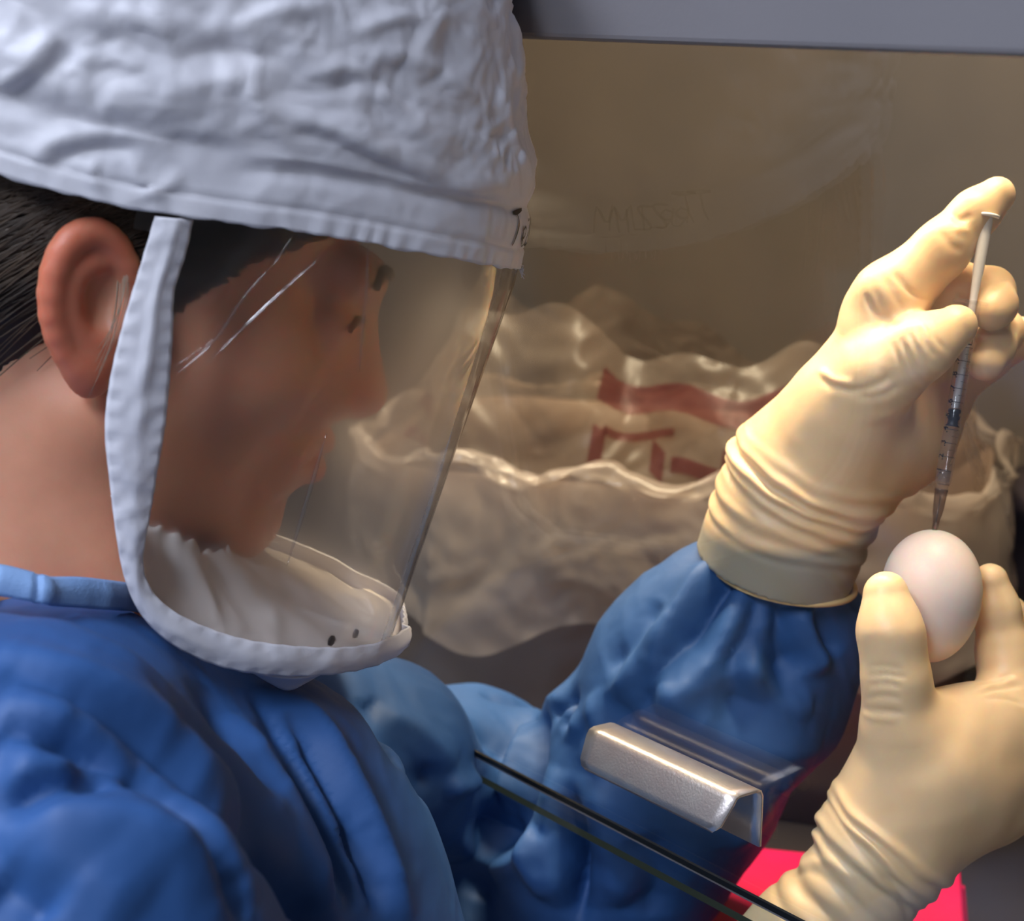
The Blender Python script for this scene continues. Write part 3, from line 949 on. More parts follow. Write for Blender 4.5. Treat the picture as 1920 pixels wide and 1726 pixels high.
# sample near side outline thetas -> pixel x at trial heights, interpolate hem height so it falls on the photographed line
hp_arr = np.array(hem_px, float)
def hem_w(th):
    t = abs(th)
    u, v = hood_uv(t)
    lo, hi = -0.10, 0.16
    for _ in range(40):
        mid = 0.5 * (lo + hi); x, y, _d = proj(H(u, v, mid)[None])
        tgt = np.interp(x[0], hp_arr[:, 0], hp_arr[:, 1])
        if y[0] > tgt: lo = mid
        else: hi = mid
    return mid
ths = np.linspace(0, math.pi, 61)
hws = []
for t in ths:
    hws.append(hem_w(max(t, 0.42)) if t < 2.7 else hws[-1])
hws = np.convolve(np.pad(hws, 3, mode='edge'), np.ones(7) / 7, mode='valid')
def hemw(th):
    a = (th + math.pi) % (2 * math.pi) - math.pi
    return np.interp(abs(a), ths, hws)
NU, NT = 520, 150
hprof_t = np.array([0, .06, .14, .25, .38, .52, .66, .80, .91, 1.0])
hprof_s = np.array([1.0, 1.0, 1.0, 1.01, 1.01, 0.97, 0.88, 0.69, 0.42, 0.0])
hprof_f = np.array([1.0, 1.0, 0.985, 0.91, 0.835, 0.73, 0.60, 0.44, 0.25, 0.0])     # front bulge leans back
hprof_h = np.array([0, .012, .027, .050, .080, .112, .142, .166, .178, .182])
def hood_pt(th, t):
    s = float(np.interp(t, hprof_t, hprof_s)); h = float(np.interp(t, hprof_t, hprof_h))
    u, v = hood_uv(th, s, s)
    return u, v, hemw(th) * (1 - t ** 1.5) + 0.062 * t ** 1.5 + h
P = np.zeros((NU, NT, 3))
sm_t = np.linspace(0, 1, NT)
sS = np.array([np.interp(t, hprof_t, hprof_s) for t in sm_t]); sH = np.array([np.interp(t, hprof_t, hprof_h) for t in sm_t])
ker = np.ones(15) / 15
sS2 = np.convolve(np.pad(sS, 7, mode='reflect', reflect_type='odd'), ker, mode='valid'); sH2 = np.convolve(np.pad(sH, 7, mode='reflect', reflect_type='odd'), ker, mode='valid')
sS2 = np.clip(sS2, 0.0, 2)
sF = np.array([np.interp(t, hprof_t, hprof_f) for t in sm_t]); sF2 = np.clip(np.convolve(np.pad(sF, 7, mode='reflect', reflect_type='odd'), ker, mode='valid'), 0, 2)
for i in range(NU):
    th = 2 * math.pi * i / NU
    hwv = hemw(th)
    for j in range(NT):
        u, v = hood_uv(th, sS2[j], sS2[j], sF2[j])
        t = sm_t[j]
        P[i, j] = (u, v, hwv * (1 - t ** 1.5) + 0.062 * t ** 1.5 + sH2[j])
LP = P.reshape(-1, 3).copy()
tt = np.tile(sm_t, NU); thh = np.repeat(np.arange(NU) * 2 * math.pi / NU, NT)
V = H(LP[:, 0], LP[:, 1], LP[:, 2])
Qh = np.array(grid_faces(NU, NT, True))
N = vnormals(V, Qh)
if np.mean(np.sum(N * (V - HC), 1)) < 0: N = -N; Qh = Qh[:, ::-1]
hh = sH2[np.tile(np.arange(NT), NU)]
amp_body = np.clip((hh - 0.022) / 0.02, 0, 1)
lw = np.stack([LP[:, 0], LP[:, 1], LP[:, 2]], 1)
c1 = crumple(lw * [1, 1, 1.5], 16, 3, 0.9); c2 = crumple(lw + 5.0, 40, 3, 0.9); c4 = crumple(lw * [1, 1, 1.6] + 9.0, 85, 2, 0.8); c3 = noise3(lw * 9 + 3)
disp = amp_body * (0.0032 * c1 + 0.0021 * c2 + 0.0003 * c4 + 0.003 * c3)
disp += (1 - amp_body) * (0.0007 * c2 + 0.0008 * c3)
# bulge that sags over the head band, crease below it
disp += 0.0022 * np.exp(-((hh - 0.040) / 0.010) ** 2) - 0.002 * np.exp(-((hh - 0.026) / 0.004) ** 2)
# sewn channel above the hem, puckered edge
disp -= 0.0011 * np.exp(-((hh - 0.0085) / 0.0009) ** 2)
disp += 0.0006 * np.clip(1 - hh / 0.011, 0, 1) * np.sin(thh * 90 + 9 * noise3(lw * 25)) * np.clip(0.4 + 1.5 * noise3(lw * 14 + 9), 0, 1)
disp += 0.0012 * np.clip(1 - hh / 0.03, 0, 1) * noise3(lw * [60, 60, 22])
V = V + N * disp[:, None]
V = apply_folds(V, Qh, [
    ([(440, 288), (600, 300), (760, 338), (1000, 372)], 0.0034, 0.0042, 1.5), ([(430, 318), (600, 326), (800, 362), (990, 398)], -0.0030, 0.0036),
    ([(520, 212), (620, 240), (720, 290), (820, 330), (960, 350)], 0.0034, 0.0045, 1.5), ([(540, 240), (640, 268), (740, 312), (850, 345)], -0.0026, 0.0032),
    ([(560, 140), (650, 128), (720, 175), (800, 230)], 0.0030, 0.0036, 1.4), ([(610, 165), (700, 152), (790, 218)], -0.0026, 0.0030),
    ([(60, 300), (110, 262), (200, 250), (330, 272)], 0.0028, 0.0040, 1.5), ([(90, 312), (160, 282), (260, 276)], -0.0024, 0.0030),
    ([(0, 160), (60, 112), (110, 60)], 0.0026, 0.0040, 1.5), ([(20, 190), (80, 140), (140, 90)], -0.0022, 0.0034),
    ([(935, 170), (955, 250), (990, 330)], 0.0022, 0.0034, 1.5), ([(150, 20), (260, 30), (320, 70)], 0.0024, 0.0034, 1.4), ([(430, 60), (520, 20), (620, 5)], 0.0022, 0.0034, 1.4),
    ([(660, 60), (760, 30), (800, 45)], 0.0024, 0.0032, 1.4), ([(700, 90), (800, 120), (900, 190)], 0.0022, 0.0032, 1.4), ([(300, 180), (420, 150), (500, 175)], 0.0018, 0.0040, 1.5),
    ([(320, 120), (400, 95), (520, 110)], -0.0018, 0.0030), ([(180, 300), (170, 330), (190, 350)], 0.0014, 0.0020), ([(250, 300), (260, 330), (300, 370)], 0.0016, 0.0022),
    ([(340, 320), (310, 350), (250, 375)], 0.0016, 0.0020, 1.4)])
# slightly frayed, wavy hem
V += np.outer(np.where(tt == 0, 0.0006 * noise3(lw * 120) * 3, 0), Hu)
HOODV = V.reshape(NU, NT, 3)
HOODN = vnormals(V, Qh).reshape(NU, NT, 3)
V2, F2 = sheet(NU, NT, HOODV, 0.0008, True)
mesh_obj('hood_cap', V2, F2, M['tyvek'], hood)
# loose threads at the front hem
st = MB()
i0 = int(np.argmax(proj(HOODV[:, 0])[0]))
for k in range(7):
    p0 = HOODV[(i0 + k * 2 - 6) % NU, 0]; n0_ = HOODN[(i0 + k * 2 - 6) % NU, 0]
    st.tube([p0 + n0_ * 0.0005, p0 + n0_ * 0.002 - Hu * 0.001 * (k % 3), p0 + n0_ * (0.002 + 0.001 * (k % 3)) - Hu * (0.003 + 0.001 * (k % 2))], 0.00018, 4)
mesh_obj('frayed_thread', st.v, st.f, M['tyvek'], hood)['kind'] = 'stuff'

# marker writing on the front band: short strokes laid on the cloth
def hood_surf(th, h):
    fi = (th % (2 * math.pi)) / (2 * math.pi) * NU; i = int(fi) % NU; fr = fi - int(fi)
    j = float(np.interp(h, sH2, np.arange(NT))); q = min(int(j), NT - 2); fq = j - q
    def bl(A): return (A[i, q] * (1 - fr) + A[(i + 1) % NU, q] * fr) * (1 - fq) + (A[i, q + 1] * (1 - fr) + A[(i + 1) % NU, q + 1] * fr) * fq
    return bl(HOODV), bl(HOODN)
th0 = None
best = 1e9
for k in range(0, 400):
    th = 0.02 + k * 0.003
    p, n_ = hood_surf(th, 0.018); x, y, d = proj(p[None])
    if abs(x[0] - 960) < best and n_ @ (CAM - p) > 0: best = abs(x[0] - 960); th0 = th
def stroke(pts, wid):
    Pm = []
    pts = catmull(np.array(pts), 12)
    for k_, (s_, h_) in enumerate(pts):
        th = th0 - s_ / 0.125
        p, n_ = hood_surf(th, h_)
        Pm.append((p + n_ * 0.0013, n_))
    b_ = MB(); Vv = []
    for k_ in range(len(Pm)):
        t = Pm[min(k_ + 1, len(Pm) - 1)][0] - Pm[max(k_ - 1, 0)][0]; t = t / (np.linalg.norm(t) + 1e-9)
        sd = np.cross(Pm[k_][1], t); sd /= np.linalg.norm(sd) + 1e-9
        w_ = wid * (0.6 + 0.4 * math.sin(math.pi * k_ / (len(Pm) - 1)))
        Vv += [Pm[k_][0] - sd * w_, Pm[k_][0] + sd * w_]
    return Vv, [[2 * k_, 2 * k_ + 1, 2 * k_ + 3, 2 * k_ + 2] for k_ in range(len(Pm) - 1)]
mk = MB()
TH = 0.022
for pts, wd in [([(0.0, TH), (0.007, TH + .001), (0.014, TH + .0025)], 0.0011), ([(0.006, TH), (0.005, TH - .006), (0.002, TH - .012)], 0.0006),
                ([(0.013, TH - .004), (0.014, TH - .011)], 0.0006), ([(0.013, TH - .006), (0.017, TH - .004), (0.020, TH - .006), (0.016, TH - .009), (0.014, TH - .008), (0.018, TH - .012), (0.022, TH - .011)], 0.0006),
                ([(0.024, TH - .002), (0.032, TH - .002), (0.025, TH - .011), (0.034, TH - .011)], 0.0007),
                ([(0.038, TH - .002), (0.037, TH - .012)], 0.0006), ([(0.042, TH - .012), (0.044, TH - .001), (0.048, TH - .008), (0.053, TH - .001), (0.055, TH - .012)], 0.0007)]:
    a_, f_ = stroke(pts, wd); mk.add(a_, f_)
mesh_obj('marker_writing', mk.v, mk.f, M['ink'], hood)['label'] = 'black handwritten marker letters'

# ---- strap and chin band on the edge of the shield
left_px = [(292, 398), (262, 500), (232, 600), (208, 700), (196, 800), (205, 900), (217, 1000), (232, 1080), (262, 1150), (320, 1207), (400, 1246), (480, 1264), (560, 1268), (640, 1262), (700, 1250), (748, 1228), (772, 1205)]
right_px = [(364, 404), (348, 480), (327, 545), (325, 620), (318, 720), (310, 800), (296, 880), (283, 960), (272, 1020), (268, 1060), (285, 1108), (330, 1148), (400, 1180), (470, 1200), (560, 1211), (640, 1213), (700, 1206), (742, 1190), (772, 1170)]
NS = 120
Lc = catmull(left_px, NS); Rc = catmull(right_px, NS)
Lh = np.array([ray_visor(x, y, 0.004) for x, y in Lc]); Rh = np.array([ray_visor(x, y, 0.003) for x, y in Rc])
def smooth1(A, k=7):
    return np.stack([np.convolve(np.pad(A[:, c], k // 2, mode='edge'), np.ones(k) / k, mode='valid') for c in range(A.shape[1])], 1)
Lh, Rh = smooth1(Lh, 5), smooth1(Rh, 5)
# close over the front to the middle plane, then mirror to the far side
def close_front(A):
    last = A[-1]; out = [A]
    th_l = math.atan2(abs(last[1] / VB) ** (VE / 2), max((last[0] - VU) / VA, 1e-6) ** (VE / 2))
    ext = []
    for t in np.linspace(0, 1, 24)[1:]:
        u, v = vis_uv(th_l * (1 - t), 0.003); ext.append((u, v, last[2] + 0.004 * t))
    return np.vstack([A, np.array(ext)])
Lf, Rf = close_front(Lh), close_front(Rh)
def mirror(A): B = A[::-1].copy(); B[:, 1] *= -1; return np.vstack([A, B[1:]])
Lm, Rm = mirror(Lf), mirror(Rf)
n_s = len(Lm); nw = 13
P = np.zeros((n_s, nw, 3))
for j in range(nw):
    t = j / (nw - 1)
    q = Lm * (1 - t) + Rm * t
    P[:, j] = HV(q[:, 0], q[:, 1], q[:, 2])
Vs = P.reshape(-1, 3); Qs = np.array(grid_faces(n_s, nw)); N = vnormals(Vs, Qs)
out_sign = np.sign(np.mean(np.sum(N * (Vs - H(0.03, 0, -0.05)), 1)))
N *= out_sign
if out_sign < 0: P = P[:, ::-1]; Vs = P.reshape(-1, 3); N = N.reshape(n_s, nw, 3)[:, ::-1].reshape(-1, 3)
tw = np.tile(np.linspace(0, 1, nw), n_s); ss = np.repeat(np.arange(n_s), nw)
d = 0.0012 * np.sin(math.pi * tw) + 0.0020 * crumple(Vs, 30, 3, 0.8) * np.sin(math.pi * tw) + 0.0005 * np.sin(ss * 1.7 + 3 * noise3(Vs * 60)) * (np.abs(tw - 0.5) > 0.3)
tin = tw if out_sign > 0 else 1 - tw
Vs = Vs + N * d[:, None]
# lengthwise pleat in the upper strap
Vs = Vs + N * (0.0016 * np.exp(-((tin - 0.55) / 0.10) ** 2) * np.exp(-((ss - 22) / 22.0) ** 2))[:, None]
V2, F2 = sheet(n_s, nw, Vs.reshape(n_s, nw, 3), 0.0009)
strap = mesh_obj('chin_band', V2, F2, M['tyvek'], hood)

# ---- clear shield: from under the hood band down to under the chin band
mid = 0.5 * (Lm + Rm)
# bottom limit as a function of theta from the chin band
def theta_of(q):
    x = max((q[0] - VU) / VA, 0.0); y = abs(q[1]) / VB
    return math.atan2(y ** (VE / 2), x ** (VE / 2) + 1e-9)
sel = [q for q in mid[:len(Lf)] if q[0] > VU + 0.012]
bt = np.array([theta_of(q) for q in sel]); bw = np.array([q[2] for q in sel]); o_ = np.argsort(bt); bt, bw = bt[o_], bw[o_]
TMX = math.radians(103)
k0_ = int(np.argmin(mid[:len(Lf), 0])); lowm = mid[k0_:len(Lf)]; lowm = lowm[np.argsort(lowm[:, 0])]
nth, nwv = 420, 240
P = np.zeros((nth, nwv, 3))
for i in range(nth):
    th = -TMX + 2 * TMX * i / (nth - 1)
    at = abs(th)
    wb = np.interp(at, bt, bw)
    wt = hemw(th) + 0.008
    u, v = vis_ext(th)
    if u < VU + 0.03: wb = np.interp(u, lowm[:, 0], lowm[:, 2])
    for j in range(nwv):
        t = j / (nwv - 1); w_ = wb + (wt - wb) * t
        k_ = 0.0009 * math.sin(5 * th + 2 * w_ / 0.2) + 0.0004 * math.sin(11 * th - 3 * w_ / 0.2 + 1)
        f_ = 1 + k_ / 0.12
        P[i, j] = HV(VU + (u - VU) * f_, v * f_, w_)
Vv_ = P.reshape(-1, 3); Nv_ = vnormals(Vv_, np.array(grid_faces(nth, nwv)))
if np.mean(np.sum(Nv_ * (Vv_ - H(0.03, 0, -0.03)), 1)) < 0: Nv_ = -Nv_
# creases bent into the film, shaped to give highlight streaks
for (pl_, amp_, wd_) in [([(322, 640), (400, 565), (470, 480), (520, 428)], 0.0012, 0.0040), ([(690, 458), (686, 560), (675, 690)], 0.0009, 0.0030), ([(880, 560), (830, 720), (790, 860)], 0.0005, 0.003)]:
    cc_ = catmull(pl_, 16); pp_ = np.array([HV(*ray_visor(x, y)) for x, y in cc_])
    bb_ = np.full(len(Vv_), 9.0); ta_ = np.zeros(len(Vv_))
    for i in range(15):
        ba = pp_[i + 1] - pp_[i]; t_ = np.clip(((Vv_ - pp_[i]) @ ba) / (ba @ ba), 0, 1); dd_ = np.linalg.norm(Vv_ - pp_[i] - t_[:, None] * ba, axis=1)
        u_ = dd_ < bb_; bb_[u_] = dd_[u_]; ta_[u_] = (i + t_[u_]) / 15
    Vv_ = Vv_ + Nv_ * (amp_ * np.exp(-(bb_ / wd_) ** 2) * np.sin(math.pi * np.clip(ta_, 0.02, 0.98)) ** 0.6)[:, None]
V2, F2 = sheet(nth, nwv, Vv_.reshape(nth, nwv, 3))
mesh_obj('face_shield', V2, F2, M['visor'], hood)['label'] = 'clear curved face shield'
# kinks in the film: thin clear beads added to give its highlight streaks
for (pl_, r_) in [([(322, 708), (400, 640), (455, 560), (508, 500)], 0.0009), ([(508, 500), (525, 478), (550, 440)], 0.0005), ([(322, 690), (360, 665), (412, 628)], 0.0004),
                  ([(380, 690), (470, 600), (540, 535), (604, 480)], 0.0008), ([(690, 458), (687, 540), (679, 620), (674, 695)], 0.0011), ([(612, 812), (592, 880), (568, 960), (538, 1060)], 0.0010)]:
    cc_ = catmull(pl_, 18); b_ = MB()
    b_.tube([HV(*ray_visor(x, y)) for x, y in cc_], [max(r_ * math.sin(math.pi * min(i * 1.0 / 17 * 0.96 + 0.02, 1)) ** 0.7, 0.00008) for i in range(18)], 12)
    b_.build('highlight_streak', M['streak'], hood, True)

# ---- cloth bib from the chin band inward to the neck
ni = 26; nb = len(Lm)
st_i = 50                                   # starts where the strap is beside the jaw
idx = np.arange(st_i, nb - st_i)
P = np.zeros((len(idx), ni, 3))
for a, i in enumerate(idx):
    q = Rm[i] * 0.35 + Lm[i] * 0.65
    f_ = (a / (len(idx) - 1)) * 2 - 1          # -1 near .. +1 far
    ang = f_ * math.radians(97)
    inner = np.array([0.026 + 0.060 * math.cos(ang), -0.070 * math.sin(ang), -0.106 + 0.036 * (1 - math.cos(ang)) * 0.75])
    for j in range(ni):
        t = j / (ni - 1)
        p = q * (1 - t) + inner * t
        sag = 0.010 * math.sin(math.pi * t) * (0.3 + 0.7 * max(math.cos(ang), 0))
        P[a, j] = HV(p[0] + (0.012 * t), p[1], p[2] - sag)
Vb = P.reshape(-1, 3); Nb = vnormals(Vb, np.array(grid_faces(len(idx), ni)))
tb = np.tile(np.linspace(0, 1, ni), len(idx)); ab = np.repeat(np.arange(len(idx)), ni)
dd = (0.0030 * crumple(Vb, 22, 2, 0.8) + 0.0016 * np.sin(ab * 0.22 + 2 * noise3(Vb * 20)) * tb) * np.clip(tb * 6, 0, 1)
Vb = Vb + Nb * dd[:, None]
Vb += np.outer(np.where(tb == 1, 0.003 * noise3(Vb * 90) + 0.001 * np.sin(ab * .9), 0), Hu)
V2, F2 = sheet(len(idx), ni, Vb.reshape(len(idx), ni, 3), 0.0006)
mesh_obj('chin_bib', V2, F2, M['tyvek_in'], hood)
# drooping point of the bib below the band
dp = np.array([ray_visor(x, y, 0.002) for x, y in [(470, 1258), (505, 1264), (540, 1266), (575, 1265), (612, 1260)]])
lowp = np.array([ray_visor(x, y, -0.004) for x, y in [(470, 1260), (505, 1282), (542, 1298), (575, 1284), (612, 1262)]])
P = np.zeros((17, 7, 3)); dpc, lpc = catmull(dp, 17), catmull(lowp, 17)
for j in range(7):
    t = j / 6; q = dpc * (1 - t) + lpc * t; P[:, j] = HV(q[:, 0], q[:, 1] - 0.004 * t, q[:, 2])
V2, F2 = sheet(17, 7, P, 0.0008); mesh_obj('bib_point', V2, F2, M['tyvek'], hood)
# snap holes: dark press stud and its ring seen through the lower shield
for (x, y, r_, m_) in [(622, 1201, 0.0023, 'ink'), (667, 1188, 0.0020, 'panel')]:
    q = ray_visor(x, y, -0.0022); c_ = HV(*q)
    nrm = (HV(q[0] + .01, q[1] * 1.15, q[2]) - c_); nrm /= np.linalg.norm(nrm)
    b_ = MB(); b_.lathe(c_, nrm, [(-0.0006, r_ * .6), (-0.0004, r_), (0.0004, r_), (0.0007, r_ * 0.7)], 18)
    b_.build('press_stud', M[m_], hood, True)
# ---- gown: torso and both sleeves in one cloth surface
def N3(*a): return [W(x, y, d) for x, y, d in a]
gp = []
nodes = {
    'nk': (W(90, 1375, 0.685), 0.046), 'rs': (W(-60, 1545, 0.585), 0.060), 'ls': (W(420, 1440, 0.88), 0.048),
    'ch': (W(385, 1650, 0.765), 0.086), 'be': (W(420, 1850, 0.765), 0.098), 'bk': (W(-80, 1760, 0.70), 0.10), 'lo': (W(400, 2050, 0.77), 0.105),
}
lo = W(-150, 1100, 0.5); glo = np.array([-0.40, 0.40, 0.74]); ghi = np.array([0.24, 1.16, 1.33])
fld = Field(glo, ghi, 0.0026)
def cn(a, b, k): fld.cone(nodes[a][0], nodes[b][0], nodes[a][1], nodes[b][1], k)
for a, b_, k in (('nk', 'ch', .03), ('rs', 'ch', .03), ('ls', 'ch', .03), ('nk', 'rs', .03), ('nk', 'ls', .03), ('ch', 'be', .03), ('rs', 'bk', .03), ('bk', 'be', .03), ('be', 'lo', .03), ('bk', 'ch', .03)):
    cn(a, b_, k)
# right upper arm, near the viewer, going down and forward
ra = N3((-40, 1600, 0.570), (130, 1790, 0.56), (330, 2080, 0.57))
fld.chain(ra, [0.066, 0.064, 0.06], 0.014)
# left arm: upper arm ducks under the sash, forearm rises to the wrist
la = N3((560, 1400, 0.87), (700, 1425, 0.905), (790, 1470, 0.955), (870, 1475, 1.005), (930, 1560, 1.01), (1010, 1730, 1.0))
fld.chain(la, [0.055, 0.050, 0.040, 0.056, 0.060, 0.075], 0.02)
fa = N3((1040, 1770, 0.99), (1150, 1575, 0.955), (1232, 1450, 0.935), (1335, 1275, 0.90), (1385, 1190, 0.886), (1432, 1112, 0.874), (1450, 1080, 0.868))
fld.chain(fa, [0.068, 0.066, 0.065, 0.063, 0.052, 0.029, 0.026], 0.014)
fld.cone(W(1520, 1180, 0.885), W(1500, 1330, 0.90), 0.026, 0.020, 0.025)      # sleeve billow under the cuff
fld.cone(W(1575, 1165, 0.885), W(1540, 1210, 0.885), 0.008, 0.016, 0.02)
# hanging front of the gown between chest and left sleeve
fld.chain(N3((840, 1640, 0.98), (960, 1900, 0.96)), [0.035, 0.06], 0.012)
V, Q = fld.mesh(); V = relax(V, Q, 3)

GF = [  # torso, shoulder to lower front
    ([(60, 1160), (180, 1250), (330, 1360), (450, 1480), (560, 1620), (650, 1760)], 0.006, 0.014),
    ([(0, 1262), (120, 1305), (260, 1390), (390, 1500), (500, 1640), (580, 1740)], -0.008, 0.009),
    ([(0, 1235), (134, 1283), (269, 1360), (381, 1460), (480, 1577), (600, 1720)], 0.007, 0.011),
    ([(0, 1330), (90, 1362), (200, 1420), (290, 1490), (370, 1570), (420, 1650)], 0.010, 0.013),
    ([(0, 1375), (120, 1415), (240, 1452), (310, 1510), (372, 1580), (400, 1640), (470, 1726)], -0.017, 0.009),
    ([(0, 1410), (110, 1440), (250, 1468)], 0.008, 0.010),
    ([(0, 1522), (110, 1492), (230, 1484)], -0.008, 0.008),
    ([(0, 1475), (60, 1470), (140, 1462)], 0.005, 0.007),
    ([(0, 1570), (134, 1555), (270, 1590), (380, 1640), (480, 1715)], 0.010, 0.014),
    ([(0, 1640), (60, 1690), (100, 1726)], -0.006, 0.010),
    ([(20, 1610), (140, 1650), (250, 1726)], 0.004, 0.012),
    ([(480, 1290), (550, 1420), (605, 1577), (660, 1712)], -0.007, 0.008),
    ([(515, 1310), (582, 1460), (660, 1620), (700, 1712)], 0.006, 0.009),
    ([(440, 1330), (500, 1450), (560, 1580), (600, 1690)], 0.004, 0.010),
    ([(570, 1310), (640, 1440), (700, 1560), (735, 1650), (765, 1726)], 0.005, 0.008),
    ([(540, 1330), (610, 1470), (670, 1620), (705, 1720)], -0.006, 0.007),
    ([(640, 1540), (680, 1610), (715, 1700)], -0.004, 0.006),
    ([(380, 1280), (430, 1380), (500, 1500)], -0.004, 0.012),
    # left upper arm bulge
    ([(690, 1310), (725, 1390), (760, 1440)], -0.004, 0.008),
    ([(700, 1330), (790, 1380), (850, 1440)], 0.004, 0.010),
    ([(770, 1470), (795, 1460), (805, 1430)], -0.004, 0.006),
    ([(830, 1475), (870, 1470), (885, 1450)], 0.005, 0.005),
    # sleeve behind the glass: crease of the elbow and hanging folds
    ([(1010, 1325), (985, 1400), (960, 1470), (940, 1520)], 0.007, 0.008),
    ([(1022, 1330), (1010, 1400), (1000, 1480), (985, 1560)], -0.014, 0.007),
    ([(1010, 1330), (1050, 1315), (1075, 1345), (1090, 1380)], 0.004, 0.008),
    ([(1040, 1345), (1075, 1315), (1060, 1370)], -0.006, 0.006),
    ([(900, 1300), (960, 1315), (1010, 1335)], -0.004, 0.006),
    ([(900, 1370), (930, 1400), (950, 1430)], -0.004, 0.010),
    ([(850, 1560), (880, 1600), (930, 1625), (1000, 1600), (1020, 1550)], 0.008, 0.008),
    ([(900, 1540), (960, 1570), (1005, 1540)], -0.007, 0.012),
    ([(1080, 1490), (1084, 1600), (1084, 1726)], -0.018, 0.005),
    ([(1050, 1440), (1045, 1560), (1060, 1700)], 0.006, 0.012),
    ([(1130, 1450), (1140, 1560), (1170, 1700)], 0.006, 0.012),
    ([(1200, 1560), (1230, 1640), (1220, 1720)], -0.005, 0.010),
    ([(1010, 1480), (1000, 1560), (1030, 1680)], 0.006, 0.008),
    ([(960, 1500), (930, 1580), (900, 1690)], -0.006, 0.010),
    ([(1270, 1150), (1200, 1220), (1150, 1320)], 0.004, 0.007),
    ([(1300, 1180), (1240, 1260), (1200, 1340)], -0.005, 0.007),
    ([(1400, 1230), (1440, 1300), (1520, 1330)], 0.005, 0.008),
    ([(1420, 1180), (1450, 1240), (1500, 1270)], -0.004, 0.007),
    # forearm gathers from the cuff
    ([(1385, 1060), (1350, 1120), (1290, 1220)], -0.006, 0.006),
    ([(1365, 1040), (1310, 1100), (1250, 1200), (1220, 1300)], 0.006, 0.008),
    ([(1400, 1085), (1385, 1150), (1320, 1260), (1230, 1330)], 0.006, 0.008),
    ([(1420, 1100), (1400, 1180), (1350, 1260)], -0.005, 0.006),
    ([(1460, 1120), (1470, 1200), (1510, 1260)], -0.008, 0.008),
    ([(1440, 1120), (1430, 1200), (1390, 1280)], 0.004, 0.008),
    ([(1490, 1130), (1520, 1200), (1545, 1260)], 0.006, 0.008),
    ([(1530, 1135), (1545, 1180), (1570, 1230)], -0.006, 0.006),
    ([(1240, 1260), (1300, 1340), (1400, 1390), (1540, 1400)], 0.006, 0.014),
    ([(1340, 1300), (1420, 1320), (1510, 1290)], -0.006, 0.016),
    ([(1130, 1250), (1190, 1210), (1240, 1130)], -0.004, 0.010),
    ([(1110, 1300), (1130, 1380), (1120, 1440)], 0.005, 0.009),
    ([(1150, 1290), (1200, 1400), (1330, 1480)], -0.005, 0.014),
    ([(1480, 1420), (1430, 1500), (1360, 1600)], 0.004, 0.014),
]
V = apply_folds(V, Q, [(p, a * 1.5, w, 1.5) for p, a, w in GF])
N = vnormals(V, Q)
V = V + N * (0.0012 * noise3(V * 28) + 0.0009 * crumple(V + 2, 26, 2, 0.8))[:, None]
V = relax(V, Q, 1)
gown = mesh_obj('gown', V, Q, M['gown'], person); gown['label'] = 'blue surgical gown'
GOWN_V = V

# neck binding: a flat band lying round the neck, read off the photographed edge then closed round the back and far side
top = catmull([(-90, 1050), (0, 1057), (90, 1078), (96, 1080), (160, 1082), (240, 1092), (270, 1098)], 60)
bot = catmull([(-100, 1108), (0, 1118), (90, 1134), (100, 1136), (160, 1140), (245, 1146), (275, 1152)], 60)
dt = np.interp(np.linspace(0, 1, 60), [0, .25, .5, .8, 1], [0.640, 0.634, 0.640, 0.665, 0.70])
P = np.zeros((60, 9, 3))
for j in range(9):
    t = j / 8
    P[:, j] = W(top[:, 0] * (1 - t) + bot[:, 0] * t, top[:, 1] * (1 - t) + bot[:, 1] * t, dt - 0.004 * t)
# rest of the ring
c_ = NB_.copy(); a0 = P[-1].copy(); b0 = P[0].copy()
arc = []
for k in range(1, 40):
    t = k / 40
    ang = math.pi * t
    base = a0 * (1 - t) + b0 * t
    push = (c_ - 0.5 * (P[30, 4] + c_)); push[2] = 0
    arc.append(base + (W(120, 1000, 0.80) - W(120, 1100, 0.64)) * [1, 1, 0.2] * math.sin(ang))
P = np.concatenate([P, np.array(arc)], 0)
Vn = P.reshape(-1, 3); Qn = np.array(grid_faces(len(P), 9, True)); Nn = vnormals(Vn, Qn)
if np.mean(np.sum(Nn * (Vn - c_), 1)) < 0: P = P[:, ::-1]; Vn = P.reshape(-1, 3); Nn = -Nn.reshape(len(P), 9, 3)[:, ::-1].reshape(-1, 3)
tw = np.tile(np.linspace(0, 1, 9), len(P)); sx = np.repeat(np.arange(len(P)), 9)
Vn = Vn + Nn * (0.0022 * np.sin(math.pi * tw) + 0.0009 * noise3(Vn * 90) - 0.0022 * np.exp(-((sx - 25.5) / 0.8) ** 2))[:, None]
V2, F2 = sheet(len(P), 9, Vn.reshape(len(P), 9, 3), 0.0016, True)
mesh_obj('neck_binding', V2, F2, M['knit'], gown)

